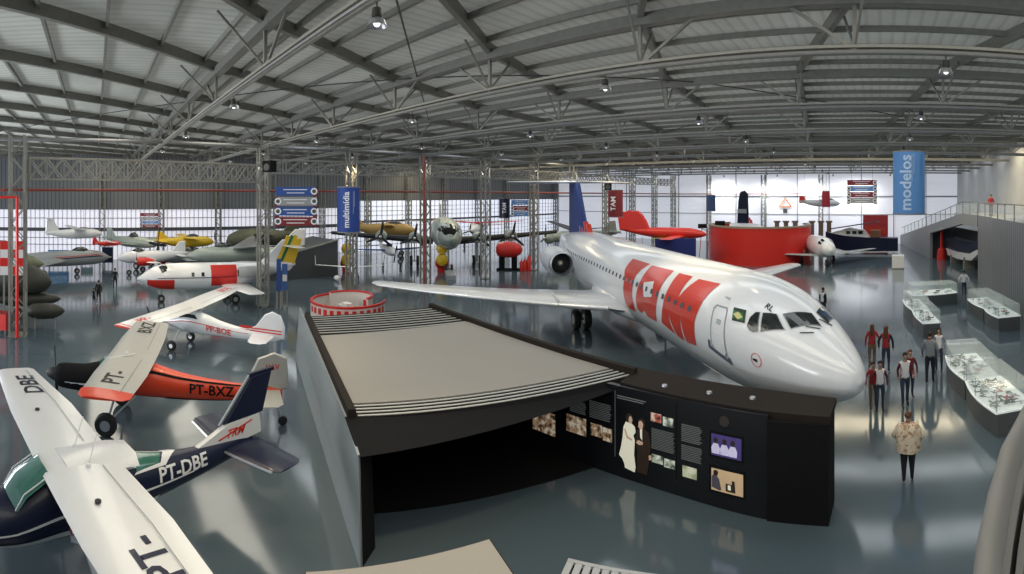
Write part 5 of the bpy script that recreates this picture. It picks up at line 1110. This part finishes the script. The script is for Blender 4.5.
plane('grey airplane with bright red engine cowl behind the small white jet', face(160, 43.5), hdg(-95), 6.5, .55, 1.2, M_greyp, M_greyp, (-1.8,1.0,3.5,1.5,.9,.2,.3), (-5.1,1.1,1.0,.5), (1.4,.8,1.4), props=((.05,0,1.15,.9,2,.55,.9,M_red),), gears=((-1.3,1.0,.28,.9,.16),(-1.3,-1.0,.28,.9,.16)), canopy=(.28,.3,.35,.4), nose_sh=.95)
plane('yellow airplane in the far row in front of the left windows', face(214, 48), hdg(100), 6, .5, 2.2, M_yellow, M_yellow, (-1.8,2.6,3.2,1.5,1.1,.1,.1), (-4.7,1.1,.9,.5), (1.5,.9,2.4), props=((.05,0,2.15,.9,2,0,0,None),), gears=((-1.6,1.1,.3,2.0,.15),(-1.6,-1.1,.3,2.0,.15)), canopy=(.25,.25,.3,.3))
plane('silver grey swept-wing jet with raised dark wing, behind the small white jet', face(186, 41), hdg(-103), 10, .68, 1.7, M_con, M_silver, (-3.6,2.2,5.0,2.0,1.0,2.2,.7), (-7.8,2.0,1.9,1.2), (1.7,1.0,2.2), gears=((-1.9,0,.25,1.5,.14),(-5,1.2,.3,1.6,.16),(-5,-1.2,.3,1.6,.16)), canopy=(.22,.18,.32,.38), nose_sh=.5, m_fin=M_white)
plane('dark green bulky aircraft in the far row left of the near lattice column', face(226, 46.5), hdg(-100), 7, 1.0, 2.4, M_olive, M_olive, (-2.4,3.0,4.0,2.0,1.2,.3,.2), (-5.4,1.6,1.5,.8), (2.2,1.1,3.0), gears=((-1.6,0,.3,2,.16),(-4.4,1.3,.4,2,.2),(-4.4,-1.3,.4,2,.2)), nose_sh=.8)
# suspended aircraft
def hung(t, z1, pts):
    for p in pts: MB().tube([p, (p[0],p[1],z1)], .012, 4).build('hanging_wire', M_dsteel, t)
c = atd(102, 233, 38); t, tab, f = plane('white airplane with red-tipped tail suspended before the left windows', (c.x, c.y, c.z-1.0), hdg(112), 4.6, .35, 1.0, M_white, M_white, (-1.4,1.35,3.0,.9,.6,.1,.1), (-3.6,.9,1.15,.35), (.9,.6,2.2), canopy=(.2,.25,.2,.2), m_fin=M_white)
hung(t, 9.4-c.z+1.0, ((-1.5,0,1.3),(-3.8,0,1.3)))
c = atd(121, 243, 42); t, tab, f = plane('small red and white airplane hanging low before the left windows', (c.x, c.y, c.z-1.0), hdg(112), 2.6, .2, 1.0, M_red, M_white, (-.9,1.15,1.6,.5,.35,.05,.05), (-2.1,.5,.5,.2), (.5,.3,1.1)); hung(t, 9.4-c.z+1.0, ((-.9,0,1.2),(-2.0,0,1.1)))
c = atd(840, 203, 57); t, tab, f = plane('white glider with red tail suspended right of the red banner', (c.x, c.y, c.z-1.0), hdg(-8), 4.9, .42, 1.0, M_white, M_white, (-1.6,1.3,4.5,.8,.5,.1,.1), (-4.0,.9,.7,.4), (1.0,.5,1.3), canopy=(.12,.25,.25,.2), m_fin=M_red); hung(t, 9.4-c.z+1.0, ((-1.6,0,1.3),(-4.2,0,1.2)))

# long dark partition, blue stands, yellow and red engine, small white winglet craft
a, b_, c2 = face(270, 38), face(345, 44), Vector((-39,33,0))
t = thing('partition_block', 'long low dark grey exhibition block behind the near lattice column', 'exhibition block', (0,0,0))
p0, p1 = at(270,281,0), at(338,276,0); dd = (p1-p0).normalized(); nn_ = Vector((-dd.y, dd.x, 0))
MB().rings([[p0, p0+Vector((0,0,1.6)), p0+nn_*5+Vector((0,0,1.6)), p0+nn_*5],[p1, p1+Vector((0,0,2.9)), p1+nn_*5+Vector((0,0,2.9)), p1+nn_*5]]).build('block_wall', mat('charcoal wall', (.06,.065,.07), .5), t)
MB().bar(p0+Vector((0,0,1.65)), p1+Vector((0,0,2.95)), .15, .1).build('block_cap', M_steel, t)
board('blue standing banner right of the near lattice column', 276.5, 281, 259, 291, 29, mat('deep blue stand', (.015,.05,.20), .5))
board('smaller blue stand with white rim right of the blue standing banner', 282, 287.5, 264, 290, 29.5, mat('mid blue stand', (.05,.12,.32), .5), sub=M_white)
c = at(347,272,0); t = thing('aircraft_engine', 'yellow and red aircraft engine on a stand, left of the second lattice column', 'engine', c, math.atan2(-c.y,-c.x))
MB().lathe([(.2,.5),(.45,.35),(.5,0),(.42,-.4)], 20, (0,0,2.0), 'x', True).build('upper_housing', M_yellow, t, 50)
MB().lathe([(.2,.55),(.48,.4),(.52,0),(.45,-.4)], 20, (.05,0,1.05), 'x', True).build('lower_housing', M_yellow, t, 50)
MB().lathe([(.46,.3),(.58,.2),(.58,-.3),(.46,-.4)], 20, (.0,0,.75), 'x', True).build('red_ring', M_red, t, 50)
for k in range(8): a = k*PI/4; MB().box(-.1,.15,-.08+.42*math.cos(a),.08+.42*math.cos(a),1.92+.42*math.sin(a),2.08+.42*math.sin(a)).build('cylinder_head', M_red if k % 3 == 0 else M_silver, t)
MB().box(-.3,.3,-.4,.4,0,.5).build('stand', M_red, t)
copy_tree(t, loc=face(442,43), rz=math.radians(-40), label='yellow and red aircraft engine under the nose of the silver airliner')
c = atd(352, 268, 37); c.z = 0
t, tab, f = plane('tiny white canard aircraft with upturned winglet behind the round kiosk', c, hdg(-30), 3.4, .32, .95, M_white, M_white, (-1.6,1.0,2.9,.6,.35,.6,.1), (-2.9,.5,.5,.2), (.6,.3,1.0), gears=((-.6,0,.16,.7,.08),(-2,.5,.16,.7,.08),(-2,-.5,.16,.7,.08)), canopy=(.2,.3,.22,.2))
for sg in (1,-1): MB().bar((-2.25,sg*2.88,1.1),(-2.6,sg*2.95,1.75),.25,.03,(0,1,0)).build('winglet', M_white, t)
tag(MB().sphere((0,0,.22), .25, 14, 8, (1.5,.8,.85)).build('white_pod', M_white), 'small white pod standing on the floor behind the round kiosk', 'pod').location = at(337,281,0)
# red engine display and gas bottles left of the airliner's engine
c = at(509,270,0); t = thing('red_engine_display', 'red engine on dark legs between two lattice columns, left of the jet engine', 'engine', c, math.atan2(-c.y,-c.x)+PI/2)
MB().rings([[Vector((x, r*.75*math.cos(a), 1.8+r*.75*math.sin(a))) for a in [2*PI*k/16 for k in range(16)]] for x, r in ((-1.15,.3),(-1.0,.75),(-.2,.95),(.5,.9),(1.0,.6),(1.2,.15))]).build('engine_body', M_red, t, 60)
for x in (-.6,.5): MB().box(x-.28,x+.22,-.2,.2,0,1.35).build('leg', M_dark, t)
MB().box(-1.1,1.1,-.4,.4,0,.12).build('base', M_dark, t)
for i, (px, hh) in enumerate(((521.5,.9),(525,1.05),(529,1.35))):
    t = thing('gas_cylinder', ['short red gas cylinder, left of the three beside the jet engine','red gas cylinder, middle of the three beside the jet engine','tallest red gas cylinder, right of the three beside the jet engine'][i], 'gas cylinder', at(px, 271, 0))
    MB().lathe([(.17,0),(.18,.05),(.18,hh*.8),(.12,hh*.92),(.05,hh)], 16, cap=True).build('bottle', M_red, t, 50); MB().lathe([(.05,hh),(.04,hh+.12),(.07,hh+.14)], 10, cap=True).build('valve', M_steel, t)
plane('grey airplane standing behind the red engine display', face(546, 52), hdg(-120), 9, .6, 2.2, M_con, M_boot, (-2.5,2.9,7.0,1.6,.9,.2,.6), (-7,1.5,1.4,.6), (2,1.0,2.5), props=((.05,0,2.1,1.5,3,.6,1.2,M_con),), gears=((-1.6,1.4,.35,1.9,.18),(-1.6,-1.4,.35,1.9,.18)), nose_sh=.9)
plane('far airplane with red wing edge behind the wing of the silver airliner', face(470, 60), hdg(-60), 9, .6, 2.4, M_white, M_red, (-2.5,3.1,6.0,1.5,.9,.2,.3), (-7,1.5,1.6,.6), (2,1.0,2.7), props=((.05,0,2.3,1.0,3,0,0,None),), gears=((-1.6,1.2,.3,2.0,.15),(-1.6,-1.2,.3,2.0,.15)))
plane('ochre airplane behind the left wing of the silver airliner', face(416, 53), hdg(52), 7, .7, 2.9, mat('ochre paint', (.45,.28,.08), .5), mat('ochre paint', (.45,.28,.08), .5), (-2.2,3.3,3.6,1.5,.9,.2,.3), (-5.6,1.4,1.1,.6), (1.6,1.0,3.0), gears=((-1.6,1.2,.3,2.4,.15),(-1.6,-1.2,.3,2.4,.15)), canopy=(.2,.25,.35,.3))
plane('white and blue light airplane under the left wing of the silver airliner', face(395, 44), hdg(-20), 6.5, .42, 1.5, M_white, M_blue, (-1.8,1.5,4.0,1.2,.8,.1,.2), (-5.2,1.1,1.0,.4), (1.3,.7,1.6), props=((.05,0,1.4,.8,2,0,0,None),), gears=((-1.2,.8,.22,1.2,.12),(-1.2,-.8,.22,1.2,.12)), canopy=(.22,.25,.3,.3))

# behind the big airliner
c = face(640, 47)
t, tab, f = plane('bright red aircraft with scalloped red tail behind the white airliner', face(707, 46.5), hdg(5), 8.8, .5, 3.0, M_red, M_red, (-2.0,2.75,4.5,1.5,1.0,.1,0), (-7.2,.6,.3,.3), (.6,.5,3.1), gears=((-2,1.2,.3,2.5,.15),(-2,-1.2,.3,2.5,.15),(-6.5,0,.3,2.5,.15)), tail_z=.3)
mb = MB(); sc_ = [(-8.9,3.1),(-9.1,4.3),(-8.8,5.0),(-8.2,4.95),(-7.9,5.15),(-7.3,5.0),(-6.9,5.1),(-6.4,4.7),(-6.0,4.1),(-5.6,3.2)]
fin_mesh(sc_, .5).build('scalloped_tail', M_red, t)
board('deep blue low wall between the red aircraft and the white airliner', 655, 696, 238.5, 262, 44, mat('ultramarine wall', (.01,.02,.16), .5), name='low_wall', cat='wall')
plane('yellow green airplane wing tip showing behind the airliner roof', face(651, 50), hdg(170), 5, .3, 2.5, mat('lime paint', (.35,.36,.08), .5), mat('lime paint', (.35,.36,.08), .5), (-1.8,2.5,2.6,1.2,.8,.1,.0), (-4.2,.8,.4,.3), (.9,.6,2.6), gears=((-1.2,.8,.22,2.4,.12),(-1.2,-.8,.22,2.4,.12)))
# dark red framed rig above the drum
c = face(711, 50); t = thing('biplane_frame', 'spindly dark red framework with black blocks above the red drum wall', 'frame', c, -math.atan2(c.x,c.y))
z0 = 2.2
for x in (-1.2,-.4,.4,1.2): MB().bar((x,0,0),(x+.3,0,z0+1.3),.07).build('red_strut', M_red, t)
MB().bar((-1.3,0,z0+.4),(1.3,0,z0+.6),.07).bar((-1.2,0,z0+1.2),(.2,0,z0+.5),.06).bar((1.2,0,z0+1.2),(.1,0,z0+.5),.06).build('cross_strut', M_red, t)
MB().box(-1.3,-.4,-.3,.3,z0+1.1,z0+1.5).build('black_block', M_dark, t); MB().box(.4,1.4,-.3,.3,z0+1.3,z0+1.8).build('black_block', M_dark, t)
# navy tail fin
t, tab, f = plane('airliner hidden behind the red drum, only its tall navy tail fin showing', face(768, 59), hdg(-12), 9, 1.0, 2.2, M_white, M_white, (-3.5,1.6,4.5,2,1,.4,.2), (-3.0,.4,.3,.2), (1.6,1.0,2.9), gears=((-2,0,.3,1.5,.16),(-5,-1.3,.35,1.5,.18),(-5,1.3,.35,1.5,.18)))
c = face(734, 51); t2 = MB(); f2 = fin_mesh([(.65,2.6),(.45,5.9),(.2,7.05),(-.4,7.2),(-.85,6.8),(-1.0,2.6)], .35)
for o in [o for o in kids(t) if o.name.startswith('fin')]: bpy.data.objects.remove(o)
vf = f2.build('fin', M_navy, t); vf.location = (-3.1-.4,0,-.05); vf.rotation_euler = (0,0,PI)
MB().box(-.75,.5,-.22,.22,4.45,4.95).build('white_patch', M_greyp, vf)
for k in range(3): MB().bar((-.95-.28*k,0,2.6),(-.85-.22*k,0,4.2-.25*k),.1,.16).build('orange_stripe', M_tamred, vf)
# red drum wall
c = Vector((-4.2*1.0, 0, 0)); a_ = (760-XN)/F; c = Vector((51.6*math.sin(a_), 51.6*math.cos(a_), 0))
t = thing('drum_wall', 'large curved bright red wall with cream rim behind the airliner', 'curved wall', c)
mb = MB(); R_ = 5.25
arcr = lambda r0, r1, z0, z1: MB().rings([[Vector((r*math.cos(a),r*math.sin(a),z)) for r, z in ((r0,z0),(r0,z1),(r1,z1),(r1,z0))] for a in [math.radians(-215+i*250/48) for i in range(49)]])
arcr(R_-.12,R_,0,3.45).build('drum_panel', M_red, t, 30); arcr(R_-.35,R_+.06,3.45,3.62).build('drum_rim', mat('tan rim', (.30,.24,.17), .5), t, 30)
# low wooden arcade on the far side
for i, px in enumerate((777,786,795,812,821,829)):
    a, d_ = (px-XN)/F, 62; c = Vector((d_*math.sin(a), d_*math.cos(a), 0))
    t = thing('wooden_pier', ['leftmost wooden pier above the red drum wall','second wooden pier from the left above the drum wall','third wooden pier from the left above the drum wall','wooden pier just right of the red drum wall','middle wooden pier of the right three','rightmost wooden pier near the seaplane cabin'][i], 'pier', c, -a)
    M_wood = mat('brown wood', (.22,.14,.09), .6, 0, .2)
    MB().box(-.28,.28,-.3,.3,0,3.2).build('post', M_wood, t); MB().box(-.42,.42,-.35,.35,3.2,3.4).build('cap', M_wood, t)
# white plane whose nose shows right of the drum
c = face(831, 44.6); t, tab, f = plane('white airplane with rounded nose showing right of the red drum wall', c, hdg(-66), 9, .92, 1.75, M_glosswhite, M_greyp, (-1.2,1.0,6.8,1.8,1.0,4.2,.0), (-7.2,1.6,.8,1.0), (1.4,1.0,2.2), gears=((-1.2,0,.35,1.2,.2),(-4.2,-1.6,.4,1.3,.2),(-4.2,1.6,.4,1.3,.2)), nose_sh=.8)
for sg in (1,-1):
    for a0 in (20, 44): mapped('cockpit_window', [[(1.0,sg*a0/20),(1.0,sg*(a0+18)/20),(1.5,sg*(a0+18)/20),(1.6,sg*a0/20)]], lambda x, y: hull_pt(tab, x, y*20, .02), M_glass, f, .2)
# navy seaplane hull with cabin and high wing
c = atd(898,251,57); c.z = 0
t = thing('seaplane', 'navy blue seaplane hull with white cabin and raised wing near the back wall', 'seaplane', c, math.radians(-2))
MB().rings([[Vector((x,-w,z1)),Vector((x,-w*.9,z0)),Vector((x,w*.9,z0)),Vector((x,w,z1))] for x, w, z0, z1 in ((.0,.9,.28,1.75),(-3,1.1,.25,1.8),(-6,1.0,.3,2.0),(-7.6,.5,.7,2.25),(-8.3,.08,1.6,2.4))]).build('hull', M_navy, t, 20)
MB().rings([[Vector((x,-w,z0)),Vector((x,-w,z0+.12)),Vector((x,w,z0+.12)),Vector((x,w,z0))] for x, w, z0 in ((.02,.95,.18),(-3,1.12,.15),(-6,1.02,.2),(-7.6,.55,.55))]).build('keel_stripe', M_white, t)
MB().rings([[Vector((x,-w,z0)),Vector((x,-w*.8,z1)),Vector((x,w*.8,z1)),Vector((x,w,z0))] for x, w, z0, z1 in ((-3.2,.7,1.75,1.9),(-3.8,.8,1.75,2.6),(-5.5,.8,1.9,2.9),(-6.8,.6,2.0,2.5),(-7.6,.3,2.2,2.3))]).build('cabin', M_white, t, 20)
for x in (-4.2,-4.9,-5.6): MB().box(x-.25,x+.2,-.82,.82,2.2,2.55).build('cabin_window', M_glass, t)
MB().bar((-7.6,-.3,2.75),(-2.2,-1.6,3.65),1.2,.12,(0,0,1)).build('wing', mat('dark wing', (.05,.045,.05), .4), t)
MB().box(-3.1,-2.0,-.5,.5,1.8,2.6).build('brown_engine_crate', mat('brown crate', (.25,.12,.07), .6), t)
MB().box(-6,-5.7,-.7,.7,0,.3).build('cradle', M_steel, t); MB().box(-1.5,-1.2,-.7,.7,0,.3).build('cradle', M_steel, t)
board('tall red panel standing behind the navy seaplane', 863, 888, 215, 245, 63, mat('crimson panel', (.45,.03,.035), .5), sub=M_tamred)
board('low white block on the floor right of the seaplane hull', 892, 904, 255, 268, 45, M_white, th=.4)
c = Vector((at(785,235).x, 67.75, 0)); a_ = math.atan2(c.x, c.y); X_ = 67.7*math.tan((785-XN)/F)
t = thing('triangle_emblem', 'orange triangle emblem with a small dark shield below on the white back wall', 'emblem', (X_,67.86,5.0))
MB().rings([[Vector((x,-.06,z)), Vector((x,0,z))] for x, z in ((-.85,.0),(0,1.15),(.85,0))], False, False).build('triangle_edge', M_tamred, t) if False else None
mb = MB()
for p, q in (((-.85,0),(0,1.15)),((0,1.15),(.85,0)),((.85,0),(-.85,0))): mb.bar((p[0],-.05,p[1]),(q[0],-.05,q[1]),.16,.16)
mb.build('triangle', mat('orange emblem', (.75,.30,.12), .5), t); MB().prism([(-.3,-.05),(.3,-.05),(0,.0)],-.9,-.3).build('shield', M_dsteel, t)
